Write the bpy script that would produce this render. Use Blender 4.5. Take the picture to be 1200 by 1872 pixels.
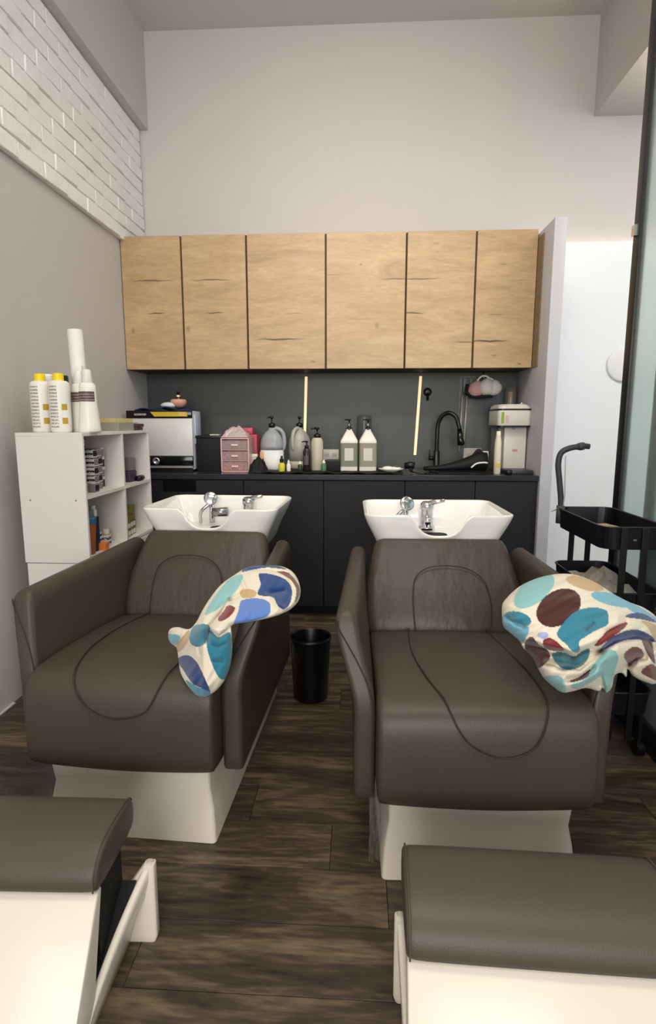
import bpy, bmesh, math, random
from mathutils import Vector, Matrix
S = bpy.context.scene
C = S.collection
for o in list(bpy.data.objects): bpy.data.objects.remove(o)
PI = math.pi
# ------------------------------------------------------------------ camera
F, PITCH, YAW, H = 1047.4, .1575, -.0545, 1.183
cp, sp, cy, sy = math.cos(PITCH), math.sin(PITCH), math.cos(YAW), math.sin(YAW)
FW = Vector((sy*cp, cy*cp, -sp)); RT = Vector((cy, -sy, 0)); UP = RT.cross(FW)
cam = bpy.data.objects.new('camera', bpy.data.cameras.new('camera')); C.objects.link(cam)
cam.data.sensor_fit = 'VERTICAL'; cam.data.sensor_height = 36; cam.data.lens = 36*F/1872
cam.data.clip_start = .02
m = Matrix((RT, UP, -FW)).transposed().to_4x4(); m.translation = (0, 0, H); cam.matrix_world = m
S.camera = cam
def at(px, py, Y):                                   # a point of the photograph at depth Y
    d = FW + RT*((px-600)/F) + UP*((936-py)/F)
    return Vector((0, 0, H)) + d*(Y/d.y)
# ------------------------------------------------------------------ world, lights, exposure
w = bpy.data.worlds.new('world'); S.world = w; w.use_nodes = True
w.node_tree.nodes['Background'].inputs[0].default_value = (.75, .85, 1, 1)
w.node_tree.nodes['Background'].inputs[1].default_value = .3
def area(name, loc, rot, sx, sy_, power, col, spread=180):
    L = bpy.data.lights.new(name, 'AREA'); L.shape = 'RECTANGLE'; L.size = sx; L.size_y = sy_
    L.energy = power; L.color = col; L.spread = math.radians(spread)
    o = bpy.data.objects.new(name, L); C.objects.link(o); o.location = loc; o.rotation_euler = rot; return o
area('wall_washer_track', (-.05, 1.5, 3.3), (math.radians(58), 0, 0), 1.2, .18, 10, (1, .9, .78), 90)
area('ceiling_light_front', (.1, .5, 3.3), (0, 0, 0), 1.6, .5, 20, (1, .93, .84), 150)
area('ceiling_light_middle', (0, 2.15, 3.15), (math.radians(8), 0, 0), 1.5, .25, 6, (1, .92, .8), 130)
area('daylight_behind_camera', (-.1, -4.3, 1.95), (math.radians(90), 0, 0), 3.4, 2.2, 205, (1, .965, .915))
area('left_wall_fill', (1.25, .9, 2.75), (0, math.radians(-82+180), 0), .8, 1.6, 26, (1, .98, .96), 120)  # added fill without a fixture, lifts the bricks and left wall
area('soffit_fill', (1.95, 2.6, 2.2), (math.radians(180), 0, 0), .5, 1.2, 15, (1, .84, .64), 95)  # added unseen light that warms the underside of the right beam
area('side_room_light', (2.0, 2.7, 2.9), (math.radians(25), 0, 0), .9, .9, 11, (.93, .97, 1))
area('side_room_window', (2.85, 1.6, 1.5), (0, math.radians(90), 0), 1.6, 1.8, 14, (.8, .9, 1))
area('side_room_wall_fill', (1.9, .8, 2.9), (0, math.radians(-40), 0), .8, .8, 9, (.95, .98, 1))  # added unseen fill, brightens the wall seen through the glass door
S.view_settings.view_transform = 'Standard'; S.view_settings.look = 'None'
S.view_settings.gamma = 1; S.view_settings.use_curve_mapping = False
S.view_settings.exposure = 0.0
# ------------------------------------------------------------------ materials
def lin(c):
    return tuple(((v/255)/12.92 if v/255 <= .04045 else ((v/255+.055)/1.055)**2.4) for v in c)+(1,)
MC = {}
def mat(name, rgb, rough=.5, metal=0, bump=0, bscale=60, var=0, vscale=3, trans=0, alpha=1, coat=0, emit=0, ior=1.45, stretch=(1, 1, 1)):
    if name in MC: return MC[name]
    M = bpy.data.materials.new(name); M.use_nodes = True; nt = M.node_tree; b = nt.nodes['Principled BSDF']
    c = lin(rgb); b.inputs['Base Color'].default_value = c
    b.inputs['Roughness'].default_value = rough; b.inputs['Metallic'].default_value = metal
    b.inputs['Transmission Weight'].default_value = trans; b.inputs['Alpha'].default_value = alpha
    b.inputs['Coat Weight'].default_value = coat; b.inputs['IOR'].default_value = ior
    if emit:
        b.inputs['Emission Color'].default_value = c; b.inputs['Emission Strength'].default_value = emit
    tc = nt.nodes.new('ShaderNodeTexCoord'); mp = nt.nodes.new('ShaderNodeMapping'); mp.inputs['Scale'].default_value = stretch
    nt.links.new(tc.outputs['Object'], mp.inputs[0])
    n = nt.nodes.new('ShaderNodeTexNoise'); n.inputs['Scale'].default_value = vscale; n.inputs['Detail'].default_value = 4
    nt.links.new(mp.outputs[0], n.inputs[0])
    r = nt.nodes.new('ShaderNodeMapRange'); r.inputs[3].default_value = 1-(var or .02); r.inputs[4].default_value = 1+(var or .02)
    nt.links.new(n.outputs[0], r.inputs[0])
    vm = nt.nodes.new('ShaderNodeVectorMath'); vm.operation = 'SCALE'; vm.inputs[0].default_value = c[:3]
    nt.links.new(r.outputs[0], vm.inputs['Scale']); nt.links.new(vm.outputs[0], b.inputs['Base Color'])
    if bump:
        n2 = nt.nodes.new('ShaderNodeTexNoise'); n2.inputs['Scale'].default_value = bscale; n2.inputs['Detail'].default_value = 3
        nt.links.new(mp.outputs[0], n2.inputs[0]); bp = nt.nodes.new('ShaderNodeBump'); bp.inputs['Strength'].default_value = bump
        bp.inputs['Distance'].default_value = .01
        nt.links.new(n2.outputs[0], bp.inputs['Height']); nt.links.new(bp.outputs[0], b.inputs['Normal'])
    MC[name] = M; return M
def wood_mat(name, c0, c1, c2, axis_scale, rough, cracks=(), rnd=0, bump=.15, per_object=False, knot=3.0):
    M = bpy.data.materials.new(name); M.use_nodes = True; nt = M.node_tree; N = nt.nodes; L = nt.links; b = N['Principled BSDF']
    tc = N.new('ShaderNodeTexCoord'); mp = N.new('ShaderNodeMapping'); mp.inputs['Scale'].default_value = axis_scale
    mp.inputs['Location'].default_value = (rnd*3.1, rnd*1.7, rnd*5.3)
    src = tc.outputs['Object']
    if per_object:
        oi = N.new('ShaderNodeObjectInfo'); ml = N.new('ShaderNodeVectorMath'); ml.operation = 'MULTIPLY_ADD'
        ml.inputs[1].default_value = (1, 1, 1); cb = N.new('ShaderNodeCombineXYZ')
        k = N.new('ShaderNodeMath'); k.operation = 'MULTIPLY'; k.inputs[1].default_value = 40; L.new(oi.outputs['Random'], k.inputs[0])
        for i in range(3): L.new(k.outputs[0], cb.inputs[i])
        L.new(src, ml.inputs[0]); L.new(cb.outputs[0], ml.inputs[2]); src = ml.outputs[0]
    L.new(src, mp.inputs[0])
    n1 = N.new('ShaderNodeTexNoise'); n1.inputs['Scale'].default_value = knot; n1.inputs['Detail'].default_value = 8; n1.inputs['Roughness'].default_value = .68
    n1.inputs['Distortion'].default_value = 1.6 if per_object else .9; L.new(mp.outputs[0], n1.inputs[0])
    n3 = N.new('ShaderNodeTexNoise'); n3.inputs['Scale'].default_value = knot*9; n3.inputs['Detail'].default_value = 4; L.new(mp.outputs[0], n3.inputs[0])
    mx = N.new('ShaderNodeMath'); mx.operation = 'MULTIPLY_ADD'; mx.inputs[1].default_value = .3; L.new(n3.outputs[0], mx.inputs[0])
    mm = N.new('ShaderNodeMath'); mm.operation = 'MULTIPLY'; mm.inputs[1].default_value = .72; L.new(n1.outputs[0], mm.inputs[0]); L.new(mm.outputs[0], mx.inputs[2])
    cr = N.new('ShaderNodeValToRGB'); e = cr.color_ramp.elements
    e[0].position = .34; e[0].color = lin(c0); e[1].position = .66; e[1].color = lin(c2); q = e.new(.5); q.color = lin(c1)
    L.new(mx.outputs[0], cr.inputs[0]); col = cr.outputs[0]
    if per_object:
        r = N.new('ShaderNodeMapRange'); r.inputs[3].default_value = .8; r.inputs[4].default_value = 1.15; L.new(oi.outputs['Random'], r.inputs[0])
        vm = N.new('ShaderNodeVectorMath'); vm.operation = 'SCALE'; L.new(col, vm.inputs[0]); L.new(r.outputs[0], vm.inputs['Scale']); col = vm.outputs[0]
    if cracks:                                          # the grain splits printed on the laminate
        sx = N.new('ShaderNodeSeparateXYZ'); L.new(tc.outputs['Object'], sx.inputs[0])
        nz = N.new('ShaderNodeTexNoise'); nz.inputs['Scale'].default_value = 9; L.new(tc.outputs['Object'], nz.inputs[0])
        zz = N.new('ShaderNodeMath'); zz.operation = 'MULTIPLY_ADD'; zz.inputs[1].default_value = .02; L.new(nz.outputs[0], zz.inputs[0]); L.new(sx.outputs[2], zz.inputs[2])
        prev = None
        for (x, z, hl, th, st) in cracks:
            a = N.new('ShaderNodeMath'); a.operation = 'SUBTRACT'; L.new(sx.outputs[0], a.inputs[0]); a.inputs[1].default_value = x
            a2 = N.new('ShaderNodeMath'); a2.operation = 'DIVIDE'; L.new(a.outputs[0], a2.inputs[0]); a2.inputs[1].default_value = hl
            a3 = N.new('ShaderNodeMath'); a3.operation = 'POWER'; L.new(a2.outputs[0], a3.inputs[0]); a3.inputs[1].default_value = 2
            c = N.new('ShaderNodeMath'); c.operation = 'SUBTRACT'; L.new(zz.outputs[0], c.inputs[0]); c.inputs[1].default_value = z+.01
            c2_ = N.new('ShaderNodeMath'); c2_.operation = 'DIVIDE'; L.new(c.outputs[0], c2_.inputs[0]); c2_.inputs[1].default_value = th
            c3 = N.new('ShaderNodeMath'); c3.operation = 'POWER'; L.new(c2_.outputs[0], c3.inputs[0]); c3.inputs[1].default_value = 2
            s = N.new('ShaderNodeMath'); s.operation = 'ADD'; L.new(a3.outputs[0], s.inputs[0]); L.new(c3.outputs[0], s.inputs[1])
            r = N.new('ShaderNodeMapRange'); r.inputs[1].default_value = .1; r.inputs[2].default_value = 1.2; r.inputs[3].default_value = st; r.inputs[4].default_value = 0
            L.new(s.outputs[0], r.inputs[0])
            if prev is None: prev = r.outputs[0]
            else:
                k = N.new('ShaderNodeMath'); k.operation = 'MAXIMUM'; L.new(prev, k.inputs[0]); L.new(r.outputs[0], k.inputs[1]); prev = k.outputs[0]
        mxc = N.new('ShaderNodeMix'); mxc.data_type = 'RGBA'; L.new(prev, mxc.inputs[0]); L.new(col, mxc.inputs[6]); mxc.inputs[7].default_value = lin((72, 54, 38)); col = mxc.outputs[2]
    L.new(col, b.inputs['Base Color']); b.inputs['Roughness'].default_value = rough
    bp = N.new('ShaderNodeBump'); bp.inputs['Strength'].default_value = bump; bp.inputs['Distance'].default_value = .004
    L.new(mx.outputs[0], bp.inputs['Height']); L.new(bp.outputs[0], b.inputs['Normal'])
    return M
wallp = mat('wall_paint', (202, 197, 194), .62, bump=.03, bscale=220)
ceilp = mat('ceiling_paint', (215, 211, 206), .8)
brickm = mat('white_brick_paint', (246, 245, 243), .6, bump=.5, bscale=45, var=.03, vscale=20)
white = mat('white_laminate', (226, 222, 218), .35)
panelw = mat('white_wall_panel', (240, 243, 246), .4)
pgrey = mat('partition_paint', (184, 184, 190), .5)
leather = mat('taupe_leather', (70, 62, 53), .42, bump=.10, bscale=300, var=.06, vscale=6)
leather2 = mat('footrest_leather', (83, 76, 67), .45, bump=.10, bscale=300, var=.04, vscale=6)
leatherb = mat('creased_leather', (70, 62, 53), .42, bump=.5, bscale=13, var=.06, vscale=6, stretch=(1.6, 1, .8))
seamm = mat('seam_thread', (44, 38, 32), .6)
gloss = mat('white_fibreglass', (232, 224, 212), .3, coat=.1)
ceram = mat('white_ceramic', (244, 242, 240), .1, coat=.5)
chrome = mat('chrome', (205, 205, 208), .12, 1)
black = mat('black_plastic', (12, 12, 13), .35)
blackm = mat('black_matt', (9, 9, 10), .7)
blackgl = mat('black_gloss', (10, 11, 14), .12)
counterm = mat('dark_worktop', (44, 44, 47), .18, bump=.05, bscale=120)
lowdoor = mat('charcoal_laminate', (19, 19, 22), .6, var=.05, vscale=8, stretch=(1, 1, 4))
splash = mat('grey_glass_backsplash', (70, 75, 73), .42)
kick = mat('toe_kick', (16, 16, 18), .5)
ledm = mat('warm_led', (244, 208, 160), .5, emit=.95)
ledw = mat('cove_led', (255, 238, 214), .5, emit=1.8)
reflected_wood = wood_mat('reflected_cabinet_wood', (104, 82, 58), (120, 96, 68), (134, 108, 78), (1, 1, 9), .42)  # darkened oak tone for the painted reflection beside the partition
floorm = wood_mat('dark_oak_plank', (34, 27, 22), (72, 61, 49), (124, 108, 86), (.8, 5.0, 1), .38, bump=.12, per_object=True, knot=1.9)
# ------------------------------------------------------------------ mesh helpers
class MB:
    def __init__(s): s.v = []; s.f = []
    def add(s, vs, fs):
        k = len(s.v); s.v += [tuple(v) for v in vs]; s.f += [tuple(i+k for i in f) for f in fs]; return s
    def box(s, x0, x1, y0, y1, z0, z1):
        return s.add([(x0, y0, z0), (x1, y0, z0), (x1, y1, z0), (x0, y1, z0), (x0, y0, z1), (x1, y0, z1), (x1, y1, z1), (x0, y1, z1)],
                     [(3, 2, 1, 0), (4, 5, 6, 7), (0, 1, 5, 4), (1, 2, 6, 5), (2, 3, 7, 6), (3, 0, 4, 7)])
    def loft(s, rings, close=True, cap=True):
        n = len(rings[0]); vs = [p for r in rings for p in r]; fs = []
        for i in range(len(rings)-1):
            for j in range(n if close else n-1):
                a = i*n+j; b = i*n+(j+1) % n; fs.append((a, b, b+n, a+n))
        if cap: fs.append(tuple(range(n-1, -1, -1))); fs.append(tuple((len(rings)-1)*n+j for j in range(n)))
        return s.add(vs, fs)
    def lathe(s, prof, cx=0, cy_=0, n=24, sx=1, sy_=1):
        return s.loft([[(cx+r*sx*math.cos(2*PI*j/n), cy_+r*sy_*math.sin(2*PI*j/n), z) for j in range(n)] for r, z in prof])
    def tube(s, pts, r, n=8):
        pts = [Vector(p) for p in pts]; rings = []; u = None
        for i, p in enumerate(pts):
            t = (pts[min(i+1, len(pts)-1)]-pts[max(i-1, 0)]).normalized()
            if u is None: u = t.orthogonal().normalized()
            else: u = (u-t*u.dot(t)); u = u.normalized() if u.length > 1e-6 else t.orthogonal().normalized()
            v = t.cross(u); rr = r[i] if isinstance(r, (list, tuple)) else r
            rings.append([p+(u*math.cos(2*PI*j/n)+v*math.sin(2*PI*j/n))*rr for j in range(n)])
        return s.loft(rings)
    def prism_x(s, prof, x0, x1):                      # (y, z) outline run along x
        return s.loft([[(x0, y, z) for y, z in prof], [(x1, y, z) for y, z in prof]])
    def sphere(s, c, rx, ry, rz, n=16, m_=10):
        pr = [(math.sin(PI*i/m_), -math.cos(PI*i/m_)) for i in range(m_+1)]
        return s.loft([[(c[0]+rx*max(a, 1e-3)*math.cos(2*PI*j/n), c[1]+ry*max(a, 1e-3)*math.sin(2*PI*j/n), c[2]+rz*b) for j in range(n)] for a, b in pr])
    def build(s, name, m_, parent=None, smooth=False, bevel=0, seg=2, ang=30, sub=0):
        me = bpy.data.meshes.new(name); me.from_pydata(s.v, [], s.f); bm = bmesh.new(); bm.from_mesh(me)
        bmesh.ops.recalc_face_normals(bm, faces=bm.faces)
        if bevel:
            ed = [e for e in bm.edges if len(e.link_faces) == 2 and e.calc_face_angle(0) > math.radians(ang)]
            bmesh.ops.bevel(bm, geom=ed, offset=bevel, segments=seg, profile=.5, affect='EDGES', clamp_overlap=True)
        bm.to_mesh(me); bm.free()
        me.materials.append(m_)
        if smooth or bevel:
            me.polygons.foreach_set('use_smooth', [True]*len(me.polygons))
            if not smooth: 
                try: me.set_sharp_from_angle(angle=math.radians(40))
                except Exception: pass
        o = bpy.data.objects.new(name, me); C.objects.link(o)
        if parent: o.parent = parent
        if sub:
            md = o.modifiers.new('subdivision', 'SUBSURF'); md.levels = sub; md.render_levels = sub
        return o
def rrect(cx, cy_, hx, hy, r, z, n=5, f=None):
    out = []; r = min(r, hx*.999, hy*.999)
    for k, (sx, sy_) in enumerate(((1, 1), (-1, 1), (-1, -1), (1, -1))):
        for i in range(n+1):
            a = PI/2*k+PI/2*i/n
            out.append((cx+sx*(hx-r)+r*math.cos(a), cy_+sy_*(hy-r)+r*math.sin(a), z))
    return [f(p) for p in out] if f else out
def tag(o, label, cat, group=None, kind=None):
    o['label'] = label; o['category'] = cat
    if group: o['group'] = group
    if kind: o['kind'] = kind
    return o
def thing(name, label, cat, loc=(0, 0, 0), rz=0, group=None):
    o = bpy.data.objects.new(name, None); C.objects.link(o); o.location = loc; o.rotation_euler = (0, 0, rz)
    o.empty_display_size = .05
    return tag(o, label, cat, group)
def struct(o): o['kind'] = 'structure'; return o
def lab(o, l): o['label'] = l; return o
def bez(p, n=8):                                       # Catmull-Rom through points
    p = [Vector(q) for q in p]; q = [p[0]*2-p[1]]+p+[p[-1]*2-p[-2]]; out = []
    for i in range(1, len(q)-2):
        for k in range(n):
            t = k/n; a, b, c, d = q[i-1], q[i], q[i+1], q[i+2]
            out.append(.5*((2*b)+(c-a)*t+(2*a-5*b+4*c-d)*t*t+(3*b-a-3*c+d)*t**3))
    return out+[p[-1]]
random.seed(4)
# ================================================================== THE SETTING
XL, XR, YB, ZC = -1.46, 3.0, 3.96, 3.6
fl = struct(MB().box(XL-.1, XR+.1, -5.1, YB+.1, -.12, -.012).build('floor', mat('subfloor', (20, 16, 13), .8)))
PW, PLN = .173, 1.22; y = YB-PW*24 + .0; row = 0
pm = {}
for row in range(25):
    y1 = YB-.004-row*PW; y0 = y1-PW
    if y1 < -.2: break
    x = XL + [-.9, -.25, -.62, -.08, -1.05][row % 5]
    while x < 2.5:
        a, b = max(x, XL+.002), min(x+PLN, 2.6)
        if b-a > .05:
            key = round(b-a, 3)
            if key not in pm:
                o = MB().box(0, b-a-.0014, 0, PW-.0014, -.012, 0).build('plank', floorm, fl, bevel=.0005, seg=1); pm[key] = o
            else:
                o = pm[key].copy(); C.objects.link(o); o.name = 'plank'
            o.location = (a, y0, random.uniform(-.0003, 0))
        x += PLN
struct(MB().box(XL-.1, XR+.1, -5.1, YB+.1, ZC, ZC+.1).build('ceiling', ceilp))
struct(MB().box(XL-.1, XR+.1, YB, YB+.1, 0, ZC).build('wall_back', wallp))
wl = struct(MB().box(XL-.1, XL, -5.1, YB, 0, ZC).build('wall_left', wallp))
struct(MB().box(XR, XR+.1, -5.1, YB, 0, ZC).build('wall_right', mat('side_room_paint', (205, 214, 210), .6)))
struct(MB().box(XL-.1, XR+.1, -5.2, -5.1, 0, ZC).build('wall_front', wallp))
# painted brick field high on the left wall: every brick proud of the wall
BH, BL = .0765, .205; bz0 = 2.262; meshes = []
mort = MB().box(XL, XL+.0215, .3, YB-.012, bz0+.004, 3.03).build('mortar', brickm, wl)
for k in range(7):
    b = MB(); j = lambda s: random.uniform(-s, s)
    L_ = BL-.0022; t = .026+j(.0022); h_ = BH-.005
    b.add([(0, 0, 0), (t+j(.001), j(.002), j(.002)), (t+j(.001), L_+j(.002), j(.002)), (0, L_, 0),
           (0, 0, h_), (t+j(.001), j(.002), h_+j(.002)), (t+j(.001), L_+j(.002), h_+j(.002)), (0, L_, h_)],
          [(3, 2, 1, 0), (4, 5, 6, 7), (0, 1, 5, 4), (1, 2, 6, 5), (2, 3, 7, 6), (3, 0, 4, 7)])
    o = b.build('brick', brickm, None, bevel=.004, seg=1); meshes.append(o.data); bpy.data.objects.remove(o)
for r in range(10):
    y = YB-.012-(r % 2)*BL*.5
    first = True
    if r % 2:
        o = bpy.data.objects.new('brick', meshes[r % 7]); C.objects.link(o); o.parent = wl; o.scale = (1, .48, 1); o.location = (XL+.008, YB-.014-BL*.5, bz0+r*BH)
    while y-BL > .4:
        o = bpy.data.objects.new('brick', random.choice(meshes)); C.objects.link(o); o.parent = wl
        o.location = (XL+.008+random.uniform(-.0018, .0018), y-BL+random.uniform(-.001, .001), bz0+r*BH+random.uniform(-.0015, .0015))
        o.rotation_euler = (0, 0, random.uniform(-.006, .006)); y -= BL
# beams under the ceiling
struct(MB().box(XL, -1.377, -5.1, YB, 3.03, ZC).build('trim_1', wallp))
b2 = struct(MB().box(1.43, XR, -5.1, YB, 3.04, ZC).build('trim_2', wallp))
# white proud wall panel of the side passage with a light line on its upper edge
struct(MB().box(1.102, XR, YB-.06, YB, 0, 2.285).build('trim_3', panelw))
tag(MB().box(1.11, XR-.02, YB-.045, YB-.02, 2.285, 2.295).build('cove_light_strip', ledw), 'thin warm light strip along the top edge of the bright white wall panel', 'light')
# low skirting at the passage
struct(MB().box(XL, XL+.012, -5.1, 2.2, 0, .004).build('baseboard_left', wallp))
# partition that ends the cupboards
struct(MB().box(1.036, 1.102, 3.335, YB, 0, 2.262).build('wall_partition', pgrey, bevel=.003))
# backsplash glass and its two light lines
struct(MB().box(XL, 1.036, YB-.014, YB, .87, 1.51).build('trim_4', splash))
for (xa, xb, za, zb, l) in ((-.362, -.374, 1.478, 1.10, 'shorter warm light strip on the grey backsplash, behind the gallon jugs'), (.404, .378, 1.478, .955, 'longer warm light strip on the grey backsplash, beside the black hook')):
    t = thing('light_strip', l, 'light', ((xa+xb)/2, YB-.014, (za+zb)/2), 0, 'light strips on the backsplash')
    dx = (xa-xb)/2; hz = (za-zb)/2
    for nm, hw, d, mm_ in (('profile', .010, .006, mat('led_profile', (190, 175, 150), .4, .5)), ('diffuser', .0075, .010, ledm)):
        b = MB(); b.add([(-dx-hw, 0, -hz), (-dx+hw, 0, -hz), (dx+hw, 0, hz), (dx-hw, 0, hz), (-dx-hw, -d, -hz), (-dx+hw, -d, -hz), (dx+hw, -d, hz), (dx-hw, -d, hz)],
              [(3, 2, 1, 0), (4, 5, 6, 7), (0, 1, 5, 4), (1, 2, 6, 5), (2, 3, 7, 6), (3, 0, 4, 7)]).build(nm, mm_, t)
# ------------------------------------------------------------------ sliding glass door on the right
GX = 1.05
door = struct(thing('door_1', 'x', 'x', (GX, 0, 0)))
del door['label'], door['category']
frm = mat('black_door_frame', (22, 23, 27), .4)
frgl = mat('pale_frosted_glass', (226, 242, 240), .22, trans=.85, ior=1.3)
drgl = mat('tinted_glass', (14, 32, 56), .08, trans=.5, ior=1.45)
for (y0, y1, x0, x1) in ((2.36, 2.415, 0, .03), (2.15, 2.19, .022, .052), (.85, .9, .03, .06), (-.35, -.3, 0, .03)):
    MB().box(x0, x1, y0, y1, .0, 3.03).build('stile', frm, door, bevel=.003)
MB().box(.008, .016, .9, 2.36, .1, 3.0).build('pane', frgl, door)
MB().box(.034, .042, .9, 2.15, .72, 3.0).build('pane', frgl, door)
MB().box(.032, .046, .9, 2.15, .1, .72).build('pane', drgl, door)
MB().box(-.006, .07, -.35, 2.415, 0, .1).build('rail', frm, door, bevel=.003)
MB().box(-.006, .07, -.35, 2.415, 3.0, 3.04).build('rail', frm, door, bevel=.003)
MB().box(-.014, .0, 2.375, 2.40, 1.88, 1.92).build('lock_plate', chrome, door)
# pale disc on the passage wall
o = MB().lathe([(.10, 0), (.11, .003), (.11, .008), (.095, .013), (.04, .015)], n=32).build('wall_disc', mat('disc_white', (236, 236, 236), .5), smooth=True)
o.location = (1.70, YB-.06, 1.54); o.rotation_euler = (PI/2, 0, 0); tag(o, 'round off-white disc fixed to the bright wall panel behind the glass door frame', 'fixture')
# ================================================================== FITTED CUPBOARDS
ZU0, ZU1, YU = 1.50, 2.283, 3.60
UD = [XL, -1.085, -.688, -.21, .269, .676, 1.034]
crk = [[(0.0, .135, .14, .0035, .9), (.02, -.055, .06, .004, 1), (-.13, -.16, .01, .02, .3)],
       [(-.02, .135, .14, .0035, .9), (.0, -.055, .062, .004, 1), (-.17, -.15, .012, .02, .35)],
       [(-.04, -.215, .15, .006, .95), (.05, -.065, .06, .003, .5), (.16, -.35, .02, .006, .5)],
       [(.18, .125, .09, .004, .8), (-.2, .155, .07, .003, .5), (-.03, .21, .012, .006, .5), (-.02, -.1, .09, .003, .35), (.07, -.14, .014, .02, .35)],
       [(-.13, .125, .14, .004, .85), (-.16, -.07, .075, .005, 1), (.16, -.24, .08, .005, .7), (-.03, .32, .02, .004, .4)],
       [(-.09, -.235, .13, .007, 1), (-.05, -.08, .05, .003, .6), (-.02, .2, .03, .004, .5), (.1, -.37, .012, .006, .6), (-.05, -.32, .02, .006, .5), (.1, .11, .05, .003, .4)]]
for u in range(3):
    x0, x1 = UD[2*u], UD[2*u+2]
    lb = ['light oak wall cupboard at the left end against the grey wall', 'light oak wall cupboard in the middle above the gallon jugs', 'light oak wall cupboard at the right end beside the partition'][u]
    t = thing('wall_cabinet', lb, 'cabinet', ((x0+x1)/2, YU, ZU0), 0, 'oak wall cupboards')
    w2 = (x1-x0)/2
    MB().box(-w2+.001, w2-.001, .02, YB-YU-.001, 0, ZU1-ZU0).build('carcass', mat('cabinet_carcass', (74, 58, 42), .6), t)
    for d in range(2):
        a, b = UD[2*u+d], UD[2*u+d+1]; hw = (b-a)/2-.0055
        wm = wood_mat('oak_laminate_%s' % 'abcdef'[2*u+d], (160, 132, 97), (178, 149, 111), (192, 164, 125), (1.0, 1, 5), .42, crk[2*u+d], 2*u+d, .08, knot=2.2)
        o = MB().box(-hw, hw, 0, .019, -(ZU1-ZU0)/2, (ZU1-ZU0)/2).build('door', wm, t, bevel=.0015, seg=1)
        o.location = ((a+b)/2-(x0+x1)/2, 0, (ZU1-ZU0)/2)
    if u == 2: lab(MB().box(w2-.004, w2+.0015, -.10, -.001, 0.0, ZU1-ZU0-.05).build('reflection_strip', reflected_wood, t), 'narrow strip painted as the reflection of the oak doors in the partition')  # added strip, its dark oak colour imitates a reflection in the partition
ZW = .872; YC = 3.36
for u in range(3):
    x0, x1 = UD[2*u], UD[2*u+2]
    lb = ['charcoal base cupboard behind the white shelf unit, with a black slot near its top', 'charcoal base cupboard in the middle, between the two basins', 'charcoal base cupboard under the black tap, behind the right basin'][u]
    t = thing('base_cabinet', lb, 'cabinet', ((x0+x1)/2, YC, 0), 0, 'charcoal base cupboards')
    w2 = (x1-x0)/2
    MB().box(-w2+.001, w2-.001, .02, YB-YC-.001, .09, ZW-.034).build('carcass', blackm, t)
    MB().box(-w2+.001, w2-.001, .06, YB-YC-.001, 0, .088).build('plinth', kick, t)
    for d in range(2):
        a, b = UD[2*u+d], UD[2*u+d+1]; hw = (b-a)/2-.002
        o = MB().box(-hw, hw, 0, .019, .065, ZW-.036).build('door', lowdoor, t, bevel=.0015, seg=1)
        o.location = ((a+b)/2-(x0+x1)/2, 0, 0)
    if u == 0: lab(MB().box(-.1, .1, -.003, .0, .765, ZW-.038).build('slot', blackgl, t), 'black rectangular slot')
t = thing('worktop', 'thin glossy black worktop running the length of the cupboards', 'worktop', ((XL+1.036)/2, YC, ZW))
w2 = (1.036-XL)/2-.001
MB().box(-w2, w2, -.012, YB-YC-.015, -.033, 0).build('slab', counterm, t, bevel=.003, seg=1)
sx0 = .42-(XL+1.036)/2
b = MB().box(sx0, sx0+.40, .1, .5, .0, .0025).build('sink_rim', blackgl, t, bevel=.001, seg=1)
b = MB().box(sx0+.015, sx0+.385, .115, .40, .0025, .0035).build('sink_well', blackm, t)
# ================================================================== SHAMPOO CHAIRS
def armk(z):
    k = max(0, min(1, (z-.44)/.25)); return k*k*(3-2*k)
def arm_mesh(s):                                        # s = +1 right, -1 left
    b = MB(); rings = []
    lv = [.212, .26, .32, .38, .44, .48, .52, .56, .60, .63, .655, .672, .683, .69]
    for z in lv:
        k = armk(z); yf = .078+.072*k; yr = .90-.02*k; th = .028+.004*k; sh = 0
        if z > .65: q = (z-.65)/.04; sh = .024*(1-math.sqrt(max(0, 1-min(q, 1)**2*.97)))
        def f(p):
            x, yy, zz = p; t_ = max(0, min(1, (yy-.1)/.7))
            return (s*(x+.047*k*(1-t_)**1.1+.008*k), yy, zz+(.02*(t_**2) if z > .5 else 0)*(z-.5)/.19)
        rings.append(rrect(.296, (yf+yr)/2, th-sh, (yr-yf)/2-sh, .016, z, 6, f))
    b.loft(rings); return b
def backw(k): return .272+.008*math.sin(PI*min(1, k/.8))-.03*max(0, (k-.45)/.55)**1.5
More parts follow.
